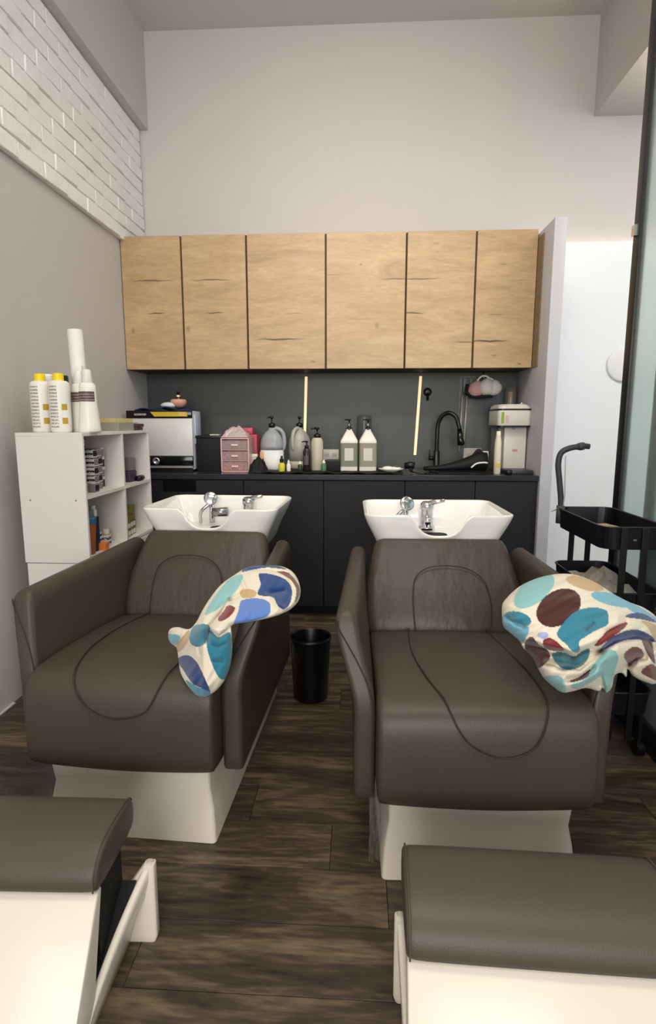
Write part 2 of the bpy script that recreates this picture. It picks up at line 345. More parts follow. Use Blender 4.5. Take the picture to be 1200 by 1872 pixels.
def shampoo_chair(label, loc, rz, tap_kind, sdx, bdx, wr):
    t = thing('shampoo_chair', label, 'chair', loc, rz, 'shampoo chairs facing the cupboards')
    # white base
    b = MB(); rr = []
    for z, hx, y0, y1 in ((0, .25, .045, .98), (.05, .247, .05, .985), (.10, .242, .058, .99), (.15, .232, .065, .985), (.235, .235, .05, .96)):
        rr.append(rrect(0, (y0+y1)/2, hx, (y1-y0)/2, .012, z, 3))
    b.loft(rr).build('base', gloss, t, bevel=.002, seg=1)
    # seat
    pr = [(.008, .232), (0, .25), (-.006, .34), (.0, .43), (.012, .468), (.035, .492), (.07, .503), (.2, .502), (.4, .488), (.6, .468), (.66, .46), (.66, .24), (.3, .232)]
    st = MB(); rings = []
    for x, q in ((-.27, .010), (-.262, .003), (-.25, 0), (-.12, -.004), (0, -.006), (.12, -.004), (.25, 0), (.262, .003), (.27, .010)):
        rings.append([(x, y+(q if y < .05 else 0), z-(q if z > .45 else -q)) for y, z in pr])
    st.loft(rings).build('seat', leather, t, smooth=True, sub=1)
    # backrest
    rings = []
    for k, q in ((0, .035), (.02, .015), (.06, .003), (.15, -.006), (.3, -.012), (.5, -.01), (.7, -.004), (.85, 0), (.94, .003), (.985, .01), (1, .022)):
        hw = backw(k); hw2 = hw-.5*max(q, 0); yc = .655+.20*k; zc = .425+.306*k; n_ = Vector((0, -.84, .54))
        ring = []
        for (px, py, _) in rrect(0, 0, hw2, .045-q*.8, .035, 0, 5):
            bul = .014*(1-(px/hw)**2) if py < 0 else 0
            p = Vector((px, yc, zc))+n_*(-py+bul); ring.append(tuple(p))
        rings.append(ring)
    MB().loft(rings).build('backrest', leatherb, t, smooth=True)
    for s in (-1, 1):
        a = arm_mesh(s).build('armrest', leather, t, bevel=.003, ang=50)
        pts = []
        for z, u in ((.225, -1), (.3, -1), (.38, -1), (.45, -1), (.51, -.85), (.56, -.45), (.61, .2), (.645, .8), (.668, .95)):
            k = armk(z); pts.append((s*(.296+u*(.0225)+.055*k), .078+.072*k-.0003, z))
        MB().tube(bez(pts, 4), .0022, 6).build('seam', seamm, a)
    # tongue shaped stitching on seat and back
    def seat_z(y): 
        P = [(-.006, .34), (0, .43), (.012, .468), (.035, .492), (.07, .503), (.2, .502), (.4, .488), (.6, .468)]
        return P
    path = [(-.165, .62), (-.158, .50), (-.14, .36), (-.115, .23), (-.085, .13), (-.04, .055)]
    def surf(x, d):                                     # d = distance along the profile from the rear (negative bends down the front)
        if d >= .07: return (x, d, .507-.028*max(0, (d-.2))/.4*1.25+.001)
        if d >= -.03: a = (d+.03)/.10*PI/2; return (x, .07-.078*math.cos(a), .425+.083*math.sin(a))
        return (x, -.011, .425+(d+.03))
    pts = [(-.125, .63), (-.138, .5), (-.142, .35), (-.13, .2), (-.108, .09), (-.075, 0), (-.02, -.05), (.045, -.068), (.105, -.045), (.145, .02), (.158, .10), (.158, .22), (.152, .35), (.145, .5), (.14, .63)]
    pts = [(a+sdx+(wr if a > .1 else 0), d+(.01 if wr else 0)) for a, d in pts]
    MB().tube([surf(p.x, p.y) for p in bez([(a, d, 0) for a, d in pts], 6)], .0022, 6).build('seam', seamm, t)
    def bs(x, k):
        hw = backw(k); q = .0455+.014*(1-(x/hw)**2)+.009*math.sin(PI*min(1, max(0, k)))
        p = Vector((x, .655+.20*k, .425+.306*k))+Vector((0, -.84, .54))*q; return tuple(p)
    pts = [(-.108, .03), (-.112, .2), (-.112, .4), (-.1, .56), (-.055, .655), (.015, .68), (.09, .645), (.14, .53), (.158, .35), (.158, .2), (.15, .03)]
    MB().tube([bs(p.x+bdx, p.y) for p in bez([(a, d, 0) for a, d in pts], 6)], .0020, 6).build('seam', seamm, t)
    # ceramic basin with a neck notch
    N = 96; y0, y1 = .835, 1.275; cyb = (y0+y1)/2
    def per(hx, hy, r, z, cyy, notch=0, zmin=None):
        out = []
        base = rrect(0, 0, hx, hy, r, 0, 7); cl = [Vector(p) for p in base]; seg = []; tot = 0
        for i in range(len(cl)): seg.append((cl[(i+1) % len(cl)]-cl[i]).length); tot += seg[-1]
        for j in range(N):
            d = (j+.5)*tot/N; i = 0
            while d > seg[i]: d -= seg[i]; i += 1
            p = cl[i].lerp(cl[(i+1) % len(cl)], d/max(seg[i], 1e-9)); zz = z
            if notch and p.y < 0:
                a = abs(p.x-.0)/.106; zz -= notch*max(0, 1-a**3.2)*min(1, -p.y/hy*1.2 if p.y > -hy*.8 else 1)
            if zmin: zz = max(zz, zmin)
            out.append((p.x, cyy+p.y, zz))
        return out
    b = MB()
    R_ = [per(.12, .10, .05, .50, cyb), per(.165, .145, .06, .60, cyb), per(.215, .185, .06, .67, cyb), per(.24, .203, .06, .735, cyb), per(.268, .213, .055, .79, cyb, .048), per(.282, .22, .05, .828, cyb, .078),
          per(.281, .219, .05, .834, cyb, .079), per(.276, .213, .047, .836, cyb, .079), per(.269, .207, .045, .833, cyb, .079), per(.264, .203, .045, .822, cyb, .074), per(.246, .19, .05, .76, cyb, .012),
          per(.222, .178, .05, .715, cyb), per(.20, .16, .06, .70, cyb), per(.10, .08, .06, .692, cyb), per(.03, .03, .02, .690, cyb)]
    bas = b.loft(R_).build('basin', ceram, t, smooth=True)
    b = MB(); b.loft([rrect(0, cyb+.088, .08, .038, .03, .692, 5), rrect(0, cyb+.088, .08, .038, .03, .704, 5), rrect(0, cyb+.088, .07, .028, .025, .706, 5)]).build('drain', blackm, bas, smooth=False)
    rings = [rrect(0, 1.06, a, b_, .05, z, 5) for a, b_, z in ((.15, .13, 0), (.14, .12, .05), (.12, .1, .3), (.115, .095, .56))]
    MB().loft(rings).build('pedestal', gloss, t, smooth=False)
    # chrome tap and hand shower standing in the basin
    fx = .085 if tap_kind else -.0; yb = cyb+.148
    f_ = MB(); f_.lathe([(.036, .715), (.036, .728), (.028, .733), (.026, .80), (.030, .806), (.030, .826), (.02, .836)], fx, yb, 20)
    f_.tube([(fx, yb, .822), (fx+.03, yb-.02, .838), (fx+.07, yb-.035, .846)], [.013, .011, .007], 8)
    f_.tube([(fx, yb-.01, .76), (fx-.005, yb-.06, .765), (fx-.005, yb-.075, .757)], [.014, .014, .013], 10)
    f_.build('mixer_tap', chrome, bas, smooth=True)
    hx_ = -.092; s_ = MB()
    s_.tube(bez([(hx_-.055, yb+.0, .715), (hx_-.046, yb-.02, .765), (hx_-.01, yb-.01, .80), (hx_, yb, .795)], 5), .008, 8)
    s_.tube([(hx_, yb, .715), (hx_, yb, .81)], [.013, .012], 10)
    n_ = Vector((.25, -.85, .35)).normalized(); c0 = Vector((hx_, yb-.01, .826))
    s_.tube([c0+n_*-.02, c0+n_*.0, c0+n_*.014, c0+n_*.018], [.014, .03, .032, .026], 20)
    s_.build('hand_shower', chrome, bas, smooth=True)
    if tap_kind:
        MB().tube([(hx_+.015, yb-.035, .768), (hx_+.085, yb-.035, .772)], [.02, .022], 14).build('spray_handle', mat('grey_chrome', (150, 150, 154), .25, .9), bas, smooth=True)
    return t
shampoo_chair('taupe leather shampoo chair on the left, beside the white shelf unit', (-.648, 1.40, 0), math.radians(-2.6), True, -.04, -.055, .02)
shampoo_chair('taupe leather shampoo chair on the right, beside the glass door', (.318, 1.29, 0), math.radians(1.0), False, -.005, .0, 0)
# loose clear film by the right chair's foot
fb = MB(); random.seed(8); g = []
for i in range(7):
    for j in range(10): g.append((.035+.03*i/6*1.0, 1.375+.012*math.sin(i*2.1+j)+.02*random.random(), .01+.2*j/9))
fb.add(g, [(i*10+j, i*10+j+1, (i+1)*10+j+1, (i+1)*10+j) for i in range(6) for j in range(9)])
o = fb.build('plastic_film', mat('clear_film', (225, 225, 220), .12, trans=.9, alpha=.35), smooth=True); md = o.modifiers.new('s', 'SOLIDIFY'); md.thickness = .001
tag(o, 'crumpled clear plastic film hanging beside the left foot of the right shampoo chair', 'plastic film')
# ------------------------------------------------------------------ footrests
def footrest(label, loc, rz, hw, off):
    t = thing('footrest', label, 'footrest', loc, rz, 'footrests in front of the shampoo chairs')
    # cushion: y 0 = front lower edge
    pr = [(0, .25), (-.012, .262), (-.010, .285), (.0, .305), (.018, .322), (.045, .334), (.09, .337), (.16, .334), (.19, .328), (.207, .312), (.21, .285), (.2, .26), (.19, .25)]
    rings = []
    for x, q in ((-hw, .016), (-hw+.004, .007), (-hw+.014, .001), (-hw+.05, -.001), (0, -.002), (hw-.05, -.001), (hw-.014, .001), (hw-.004, .007), (hw, .016)):
        rings.append([(x, .1+(y-.1)*(1-q*5), .293+(z-.293)*(1-q*9)) for y, z in pr])
    c = MB().loft(rings).build('cushion', leather2, t, smooth=True, sub=1)
    for s in (-1, 1):
        pts = [(s*(hw-.008), .1+(y-.1)*.985, .293+(z-.293)*.99) for y, z in pr[1:10]]
        MB().tube(bez(pts, 3), .0018, 6).build('seam', mat('footrest_seam', (84, 78, 70), .5), c)
    # white shell: sloping front plate, flared side cheeks, rear leg
    bw = hw-.004
    MB().prism_x([(0.0, .252), (.022, .252), (-.035, .06), (.05, .03), (.05, 0), (-.17, 0), (-.11, .09)], -bw, bw).build('front_plate', gloss, t, bevel=.004, ang=25)
    for s in (-1, 1):
        a = MB(); rings = []
        for i in range(15):
            u = i/14; y_ = -.12+.275*u; top = .012+.19*max(0, min(1, (u-.08)/.92))**1.05; g = off*max(0, (u-.15)/.85)**1.6; b0 = hw-.004
            pr = [(b0, 0), (b0+g*.3, top*.3), (b0+g*.75, top*.6), (b0+g*.97, top*.85), (b0+g, top-.004), (b0+g-.004, top), (b0+g-.012, top), (b0+g-.016, top-.006), (b0+g*.7-.016, top*.8), (b0+g*.2-.016, top*.5), (b0-.016, top*.3), (b0-.016, 0)]
            rings.append([(s*x, y_, z) for x, z in pr])
        a.loft(rings).build('cheek', gloss, t, smooth=True)
    e = hw+off-.004
    MB().box(-hw, hw, .140, .158, 0, .12).build('rear_panel', blackm, t)
    for s in (-1, 1):
        q_ = (off+.03)/2; a = MB(); R2 = []
        for z in (0.0, .015, .08, .12, .16, .196):
            inn = hw-.03 if z < .1 else hw-.03+(off+.03-.016)*(z-.1)/.096*.9; o2 = hw+off-(.005 if z < .01 else 0); R2.append(rrect(s*(inn+o2)/2, .150, (o2-inn)/2, .012, .006, z, 3))
        a.loft(R2).build('rear_leg', gloss, t, bevel=.003)
    MB().box(-hw+.012, hw-.012, .012, .138, .0, .25).build('frame_and_shade', blackm, t)  # black box drawn for the inner support and the shade around it
    a = MB(); rings = []
    for i in range(8):
        y_ = .0+.136*i/7; u = (y_+.12)/.275; top = (.012+.19*max(0, min(1, (u-.08)/.92))**1.05)*.9-.006; g = off*max(0, (u-.15)/.85)**1.6; xx = hw-.004+g*.75-.014
        x2 = hw-.024; rings.append([(-x2, y_, .002), (x2, y_, .002), (x2, y_, top*.3), (xx, y_, top), (-xx, y_, top), (-x2, y_, top*.3)])
    a.loft(rings).build('frame_and_shade', blackm, t)  # black filler painting the shade between inner support and cheeks
    return t
footrest('taupe cushioned white footrest at the lower left, before the left shampoo chair', (-.76, .975, 0), math.radians(1.5), .25, .06)
footrest('taupe cushioned white footrest at the lower right, before the right shampoo chair', (.334, .865, 0), math.radians(-1.5), .247, .012)
# ================================================================== TOWELS
def inside(p, poly):
    x, y = p; c = False
    for i in range(len(poly)):
        x1, y1 = poly[i]; x2, y2 = poly[i-1]
        if (y1 > y) != (y2 > y) and x < (x2-x1)*(y-y1)/(y2-y1)+x1: c = not c
    return c
def segd(px, py, ax, ay, bx, by):
    dx, dy = bx-ax, by-ay; t = max(0, min(1, ((px-ax)*dx+(py-ay)*dy)/(dx*dx+dy*dy+1e-9))); return math.hypot(px-ax-t*dx, py-ay-t*dy)
def polyd(px, py, poly, closed=True):
    return min(segd(px, py, *poly[i-1], *poly[i]) for i in range(0 if closed else 1, len(poly)))
def smoothpoly(poly, n=5):
    q = poly+poly[:3]; out = []
    for i in range(1, len(poly)+1):
        a, b, c, d = [Vector((*v, 0)) for v in (q[i-1], q[i], q[i+1], q[(i+2) % len(q)] if i+2 < len(q) else poly[(i+2) % len(poly)])]
        for k in range(n):
            t = k/n; v = .5*((2*b)+(c-a)*t+(2*a-5*b+4*c-d)*t*t+(3*b-a-3*c+d)*t**3); out.append((v.x, v.y))
    return out
tm = bpy.data.materials.new('printed_fleece'); tm.use_nodes = True
nt = tm.node_tree; bs_ = nt.nodes['Principled BSDF']; va = nt.nodes.new('ShaderNodeVertexColor'); va.layer_name = 'print'
nt.links.new(va.outputs[0], bs_.inputs['Base Color']); bs_.inputs['Roughness'].default_value = .95; bs_.inputs['Sheen Weight'].default_value = .3
n_ = nt.nodes.new('ShaderNodeTexNoise'); n_.inputs['Scale'].default_value = 260; bp = nt.nodes.new('ShaderNodeBump'); bp.inputs['Strength'].default_value = .35; bp.inputs['Distance'].default_value = .004
nt.links.new(n_.outputs[0], bp.inputs['Height']); nt.links.new(bp.outputs[0], bs_.inputs['Normal'])
def towel(name, label, poly, depth, T, Rr, folds, ridges, spots, step, bgc, wa, wamp, wph, nback=.02):
    poly = smoothpoly(poly, 4); spots = [(k_, smoothpoly(p_, 5) if k_ == 'p' else p_, c_) for k_, p_, c_ in spots]
    xs = [p[0] for p in poly]; ys = [p[1] for p in poly]
    nx = int((max(xs)-min(xs))/step)+3; ny = int((max(ys)-min(ys))/step)+3
    x0, y0 = min(xs)-step, min(ys)-step; ins = {}
    for i in range(nx):
        for j in range(ny):
            px, py = x0+i*step, y0+j*step
            if inside((px, py), poly): ins[(i, j)] = True
    idx = {}; V = []; col = []; edge = {}
    def corner(i, j):
        if (i, j) in idx: return idx[(i, j)]
        px, py = x0+i*step, y0+j*step; d = polyd(px, py, poly)
        if (i, j) not in ins:                            # snap to the outline
            best = None
            for k in range(len(poly)):
                ax, ay = poly[k-1]; bx, by = poly[k]; dx, dy = bx-ax, by-ay
                t = max(0, min(1, ((px-ax)*dx+(py-ay)*dy)/(dx*dx+dy*dy+1e-9))); qx, qy = ax+t*dx, ay+t*dy; dd = (qx-px)**2+(qy-py)**2
                if best is None or dd < best[0]: best = (dd, qx, qy)
            px, py = best[1], best[2]; d = 0
        k = min(1, d/Rr); h = T*math.sqrt(max(0, 1-(1-k)**2))
        for pl, wd, dp in folds:                         # grooves
            q = polyd(px, py, pl, False); h -= 1.35*dp*math.exp(-(q/wd)**1.5)*min(1, d/6)
        for pl, wd, dp in ridges:
            q = polyd(px, py, pl, False); h += dp*math.exp(-(q/wd)**2)*min(1, d/6)
        a_ = math.radians(wa); uu = (px*math.cos(a_)+py*math.sin(a_)); vv = (-px*math.sin(a_)+py*math.cos(a_))
        h += wamp*(math.sin(uu*.21+2.2*math.sin(vv*.035))+.5*math.sin(uu*.43+vv*.06+1.4*math.sin(vv*.05+1)))*min(1, d/14)*(.35+.65*math.sin(vv*.021+uu*.013+wph)**2)
        Y = depth(px, py)
        c = bgc
        for kind, prm, cc in spots:
            if kind == 'e':
                ex, ey, ra, rb, an = prm; a = math.radians(an); u = (px-ex)*math.cos(a)+(py-ey)*math.sin(a); v = -(px-ex)*math.sin(a)+(py-ey)*math.cos(a)
                if (u/ra)**2+(v/rb)**2 < 1: c = cc
            elif inside((px, py), prm): c = cc
        idx[(i, j)] = len(V); V.append((tuple(at(px, py, Y-h)), tuple(at(px, py, Y+nback*k)), d == 0)); col.append(c); return idx[(i, j)]
    quads = []
    for i in range(nx-1):
        for j in range(ny-1):
            cs = [(i, j), (i+1, j), (i+1, j+1), (i, j+1)]
            if sum(c in ins for c in cs) >= 1: quads.append([corner(*c) for c in cs])
    verts = [v[0] for v in V]; bi = []
    cols = list(col)
    for k, v in enumerate(V):
        if v[2]: bi.append(k)
        else: bi.append(len(verts)); verts.append(v[1]); cols.append(col[k])
    faces = [tuple(q) for q in quads]+[tuple(bi[a] for a in reversed(q)) for q in quads]
    faces = [f for f in faces if len(set(f)) == 4]
    b = MB(); b.v = verts; b.f = faces
    me = bpy.data.meshes.new(name); me.from_pydata(verts, [], faces); me.validate()
    ca = me.color_attributes.new('print', 'FLOAT_COLOR', 'POINT')
    for k, c in enumerate(cols): ca.data[k].color = lin(c)
    me.materials.append(tm); me.polygons.foreach_set('use_smooth', [True]*len(me.polygons))
    o = bpy.data.objects.new(name, me); C.objects.link(o)
    sm = o.modifiers.new('smooth', 'SMOOTH'); sm.iterations = 1; sm.factor = .5
    return tag(o, label, 'towel', 'spotted fleece towels on the shampoo chairs')
CR, TL, LB, AQ, NV, MR, RD, TN, PW_, BL2 = (236, 226, 206), (52, 132, 156), (118, 182, 204), (140, 196, 196), (34, 62, 122), (74, 34, 28), (124, 26, 32), (204, 172, 124), (166, 180, 222), (96, 134, 208)
RP = [(918, 1108), (925, 1095), (950, 1072), (985, 1056), (1020, 1049), (1050, 1050), (1085, 1062), (1120, 1084), (1150, 1100), (1180, 1112), (1203, 1132), (1212, 1170), (1215, 1225), (1200, 1250), (1180, 1247), (1158, 1236),
      (1148, 1222), (1146, 1238), (1136, 1230), (1124, 1236), (1120, 1255), (1110, 1267), (1102, 1258), (1096, 1264), (1072, 1258), (1048, 1264), (1028, 1266), (1010, 1254), (995, 1240), (984, 1222), (972, 1200), (958, 1186), (950, 1172), (934, 1158), (921, 1146), (918, 1128)]
def dR(px, py):
    t = (1265-py)/215; Y = 1.375+.05*t+.20*max(0, t-.35)**1.2
    return Y+.0002*abs(px-1060)+ (.0009*max(0, px-1130))
def q8(s, ox=900, oy=1030, k=4.0): return [(ox+x/k, oy+y/k) for x, y in s]
RS = [('e', (977, 1080, 44, 22, -38), AQ), ('e', (1070, 1067, 36, 11, 16), TN), ('e', (1022, 1111, 44, 31, -32), MR),
      ('e', (1120, 1096, 40, 11, 14), LB), ('e', (1170, 1118, 40, 7, 30), LB),
      ('e', (946, 1132, 26, 14, 12), TL), ('p', q8([(85, 380), (150, 430), (270, 470), (215, 590), (160, 540), (70, 450)]), LB),
      ('p', q8([(475, 520), (520, 440), (600, 360), (680, 328), (780, 325), (840, 350), (852, 400), (845, 450), (760, 490), (680, 540), (640, 570), (640, 640), (600, 650), (540, 590)]), TL),
      ('e', (993, 1161, 10, 6, 0), PW_), ('p', q8([(375, 560), (440, 550), (530, 630), (450, 638), (385, 615)]), RD),
      ('p', q8([(245, 570), (290, 535), (340, 590), (410, 640), (420, 700), (340, 765), (270, 690), (240, 640)]), MR),
      ('p', q8([(440, 660), (520, 650), (600, 680), (660, 640), (715, 625), (700, 700), (640, 760), (540, 775), (470, 730)]), (38, 112, 128)),
      ('p', q8([(380, 830), (480, 820), (530, 860), (540, 945), (500, 945), (430, 890)]), AQ),
      ('p', q8([(575, 855), (640, 830), (740, 760), (700, 830), (585, 870)]), MR),
      ('p', q8([(580, 885), (690, 840), (740, 740), (830, 640), (900, 640), (925, 700), (900, 780), (880, 860), (850, 950), (820, 930), (800, 830), (740, 860), (620, 920)]), AQ),
      ('p', q8([(750, 600), (800, 540), (860, 480), (985, 428), (970, 470), (880, 540), (790, 600)]), RD),
      ('p', q8([(790, 640), (850, 560), (960, 500), (1060, 485), (1150, 520), (1200, 575), (1100, 560), (980, 560), (880, 600)]), NV),
      ('p', q8([(975, 390), (1040, 362), (1120, 372), (1200, 430), (1100, 410)]), NV),
      ('p', q8([(1090, 420), (1180, 440), (1240, 520), (1240, 600), (1190, 560), (1140, 470)]), TN),
      ('p', q8([(965, 670), (1030, 610), (1090, 625), (1110, 680), (1040, 720), (1010, 750)]), (110, 62, 54)),
      ('p', q8([(1100, 560), (1160, 570), (1190, 690), (1195, 740), (1160, 700), (1125, 640)]), (96, 56, 46)),
      ('p', q8([(1090, 790), (1170, 735), (1230, 800), (1220, 860), (1140, 830)]), (104, 58, 44)),
      ('p', q8([(1000, 800), (1040, 850), (1130, 880), (1200, 878), (1200, 895), (1120, 900), (1020, 860)]), (190, 196, 226))]
F8 = lambda s: q8(s)
RF = [(F8([(210, 590), (330, 610), (430, 640), (520, 655), (590, 685), (650, 650), (720, 630), (790, 640)]), 6, .030), (F8([(690, 490), (740, 440)]), 3, .01), (F8([(750, 600), (850, 500), (980, 430)]), 4, .010),
      (F8([(400, 720), (520, 760), (640, 765), (720, 700), (800, 640)]), 6, .022), (F8([(560, 850), (650, 830), (740, 760)]), 4, .016), (F8([(800, 830), (790, 900)]), 5, .018),
      (F8([(800, 640), (900, 570), (1050, 540), (1150, 560), (1180, 640)]), 4, .018), (F8([(1000, 740), (1060, 690), (1120, 690)]), 6, .03), (F8([(100, 400), (230, 465)]), 3, .01), (F8([(985, 820), (1000, 720), (960, 800)]), 4, .02)]
RR = [(F8([(250, 560), (400, 600), (540, 625), (600, 650)]), 7, .012), (F8([(540, 900), (650, 880), (760, 800), (830, 700)]), 8, .016), (F8([(800, 560), (950, 480), (1100, 470), (1200, 540)]), 9, .014), (F8([(1000, 800), (1060, 860), (1160, 880)]), 8, .018), (F8([(300, 700), (420, 840), (500, 900)]), 12, .010)]
towel('spotted_towel', 'cream fleece towel with large round brown and blue spots, bunched over the right chair arm', RP, dR, .09, 50, RF, RR, RS, 1.5, CR, 60, .0034, 0)
LP = [(490, 1033), (515, 1035), (535, 1045), (546, 1062), (550, 1082), (545, 1100), (530, 1115), (505, 1126), (478, 1133), (450, 1138), (425, 1143), (424, 1160), (425, 1190), (422, 1215), (413, 1240), (400, 1258), (385, 1270), (372, 1274),
      (358, 1270), (343, 1253), (331, 1232), (326, 1208), (323, 1185), (312, 1176), (307, 1163), (311, 1150), (325, 1146), (345, 1150), (358, 1138), (370, 1116), (385, 1092), (405, 1068), (430, 1050), (455, 1036)]
def dL(px, py):
    t = (1275-py); Y = 1.37+.0004*t+.0021*max(0, 1150-py)+.0024*max(0, 372-px)*(1 if py < 1215 else max(.4, 1-(py-1215)/50))
    return Y
def q3(s): return [(290+x*280/1200, 1010+y*280/1200) for x, y in s]
LS = [('p', q3([(650, 150), (720, 85), (850, 75), (1000, 130), (860, 118), (740, 135)]), (42, 74, 124)),
      ('p', q3([(790, 165), (900, 175), (1000, 215), (1045, 290), (1030, 400), (980, 445), (930, 410), (895, 350), (780, 330), (800, 250)]), (30, 66, 128)),
      ('p', q3([(930, 150), (1020, 160), (1095, 250), (1110, 320), (1070, 390), (1080, 290), (1030, 210)]), (122, 84, 76)),
      ('p', q3([(655, 175), (560, 205), (450, 330), (360, 480), (420, 470), (520, 400), (600, 310), (645, 240)]), AQ),
      ('p', q3([(640, 310), (690, 285), (765, 305), (750, 350), (660, 355)]), TN),
      ('p', q3([(655, 375), (780, 360), (860, 385), (880, 440), (850, 500), (700, 550), (590, 575), (625, 460)]), BL2),
      ('p', q3([(545, 415), (600, 435), (560, 500), (490, 540), (465, 520), (510, 460)]), RD),
      ('p', q3([(290, 570), (400, 575), (370, 700), (310, 740), (250, 710), (245, 640)]), TL),
      ('p', q3([(400, 610), (470, 665), (555, 625), (575, 720), (575, 860), (530, 985), (480, 985), (430, 900), (380, 740)]), (40, 124, 150)),
      ('p', q3([(240, 610), (230, 700), (160, 780), (135, 740), (190, 660)]), TN),
      ('p', q3([(70, 640), (170, 655), (135, 725), (75, 690)]), LB),
      ('p', q3([(150, 830), (230, 805), (300, 860), (360, 980), (405, 1095), (330, 1060), (260, 1020), (200, 930), (165, 880)]), (32, 60, 116)),
      ('p', q3([(215, 1000), (300, 1050), (410, 1100), (350, 1140), (270, 1100)]), (66, 150, 180))]
LF = [(q3([(645, 205), (680, 280), (640, 330), (560, 370)]), 3.5, .014), (q3([(560, 370), (490, 480), (400, 580), (380, 700)]), 4, .02), (q3([(590, 575), (470, 665), (400, 615)]), 3.5, .016), (q3([(870, 320), (980, 300)]), 5, .018),
      (q3([(430, 720), (470, 740), (520, 715)]), 3, .008), (q3([(430, 850), (500, 850)]), 3, .008), (q3([(240, 600), (150, 740)]), 3, .012), (q3([(690, 130), (860, 130), (1010, 170), (1060, 280)]), 3, .01), (q3([(310, 740), (320, 800)]), 3, .006)]
LR = [(q3([(860, 330), (920, 400), (1000, 440)]), 5, .01), (q3([(1050, 200), (1090, 300), (1040, 430)]), 6, .008), (q3([(480, 300), (380, 500), (280, 700)]), 10, .01)]
towel('spotted_towel', 'cream fleece towel with blue, teal and brown spots, twisted over the left chair arm', LP, dL, .042, 22, LF, LR, LS, 1.2, CR, 25, .0036, 1)
# ================================================================== SHELF UNIT AND WHAT IS ON IT
SX0, SX1, SY0, SY1, SZ0, SZ1 = -1.375, -1.10, 2.235, 2.965, .605, 1.137
t = thing('shelf_unit', 'white open cube shelf unit of four cubbies against the left wall', 'shelf', ((SX0+SX1)/2, (SY0+SY1)/2, SZ0))
hx, hy = (SX1-SX0)/2, (SY1-SY0)/2; hz = SZ1-SZ0; T_ = .014
s1 = MB().box(-hx, hx, -hy, -hy+T_, 0, hz-T_).build('side_panel', white, t, bevel=.001, seg=1)
for x_, z_ in ((-.095, .26), (.095, .26)):
    MB().tube([(x_, -hy-.0005, z_), (x_, -hy+.002, z_)], .0035, 10).build('screw_hole', mat('screw_hole', (120, 112, 104), .5), s1)
MB().box(-hx, hx, hy-T_, hy, 0, hz-T_).build('side_panel', white, t, bevel=.001, seg=1)
MB().box(-hx, hx, -hy, hy, hz-T_, hz).build('top_panel', white, t, bevel=.001, seg=1)
MB().box(-hx, hx, -hy+T_, hy-T_, 0, T_).build('bottom_panel', white, t, bevel=.001, seg=1)
MB().box(-hx+.006, hx, -hy+T_, .022, .263, .263+T_).build('shelf_board', white, t)
MB().box(-hx+.006, hx, .022+T_, hy-T_, .263, .263+T_).build('shelf_board', white, t)
MB().box(-hx+.006, hx-.001, .022, .022+T_, T_, hz-T_).build('divider', white, t)
MB().box(-hx, -hx+.006, -hy+T_, hy-T_, T_, hz-T_).build('back_panel', white, t)
t = thing('storage_cube', 'plain white storage cabinet standing on the floor under the cube shelf unit', 'cabinet', ((SX0+SX1)/2, (SY0+SY1)/2, 0))
MB().box(-hx+.004, hx-.006, -hy+.004, hy, 0, SZ0-.003).build('body', white, t, bevel=.002, seg=1)
MB().box(hx-.006, hx, -hy+.01, 0-.001, .02, SZ0-.01).build('door', white, t, bevel=.001, seg=1)
MB().box(hx-.006, hx, .001, hy-.01, .02, SZ0-.01).build('door', white, t, bevel=.001, seg=1)
def lines_mat(name, base, ink, sc=60, thr=.5):          # rows of print too small to read
    if name in MC: return MC[name]
    M = bpy.data.materials.new(name); M.use_nodes = True; nt = M.node_tree; N = nt.nodes; L = nt.links; b = N['Principled BSDF']
    tc = N.new('ShaderNodeTexCoord'); sp_ = N.new('ShaderNodeSeparateXYZ'); L.new(tc.outputs['Object'], sp_.inputs[0])
    m1 = N.new('ShaderNodeMath'); m1.operation = 'MULTIPLY'; m1.inputs[1].default_value = sc; L.new(sp_.outputs[2], m1.inputs[0])
    fr = N.new('ShaderNodeMath'); fr.operation = 'FRACT'; L.new(m1.outputs[0], fr.inputs[0])
    g = N.new('ShaderNodeMath'); g.operation = 'GREATER_THAN'; g.inputs[1].default_value = thr; L.new(fr.outputs[0], g.inputs[0])
    nz = N.new('ShaderNodeTexNoise'); nz.inputs['Scale'].default_value = sc*3; L.new(tc.outputs['Object'], nz.inputs[0])
    g2 = N.new('ShaderNodeMath'); g2.operation = 'GREATER_THAN'; g2.inputs[1].default_value = .42; L.new(nz.outputs[0], g2.inputs[0])
    mu = N.new('ShaderNodeMath'); mu.operation = 'MULTIPLY'; L.new(g.outputs[0], mu.inputs[0]); L.new(g2.outputs[0], mu.inputs[1])
    mx = N.new('ShaderNodeMix'); mx.data_type = 'RGBA'; L.new(mu.outputs[0], mx.inputs[0]); mx.inputs[6].default_value = lin(base); mx.inputs[7].default_value = lin(ink)
    L.new(mx.outputs[2], b.inputs['Base Color']); b.inputs['Roughness'].default_value = .5; MC[name] = M; return M
wplast = mat('white_plastic', (236, 232, 224), .35)
yel = mat('yellow_cap', (244, 214, 20), .4); gold = mat('gold_print', (186, 152, 50), .45)
textl = lines_mat('bottle_small_print', (232, 228, 220), (158, 155, 150), 75, .45)
def lathe_bottle(name, label, cat, loc, prof, m_, n=24, sy_=1, rz=0, group=None, sx=1):
    t = thing(name, label, cat, loc, rz, group); MB().lathe(prof, n=n, sy_=sy_, sx=sx).build('body', m_, t, smooth=True); return t
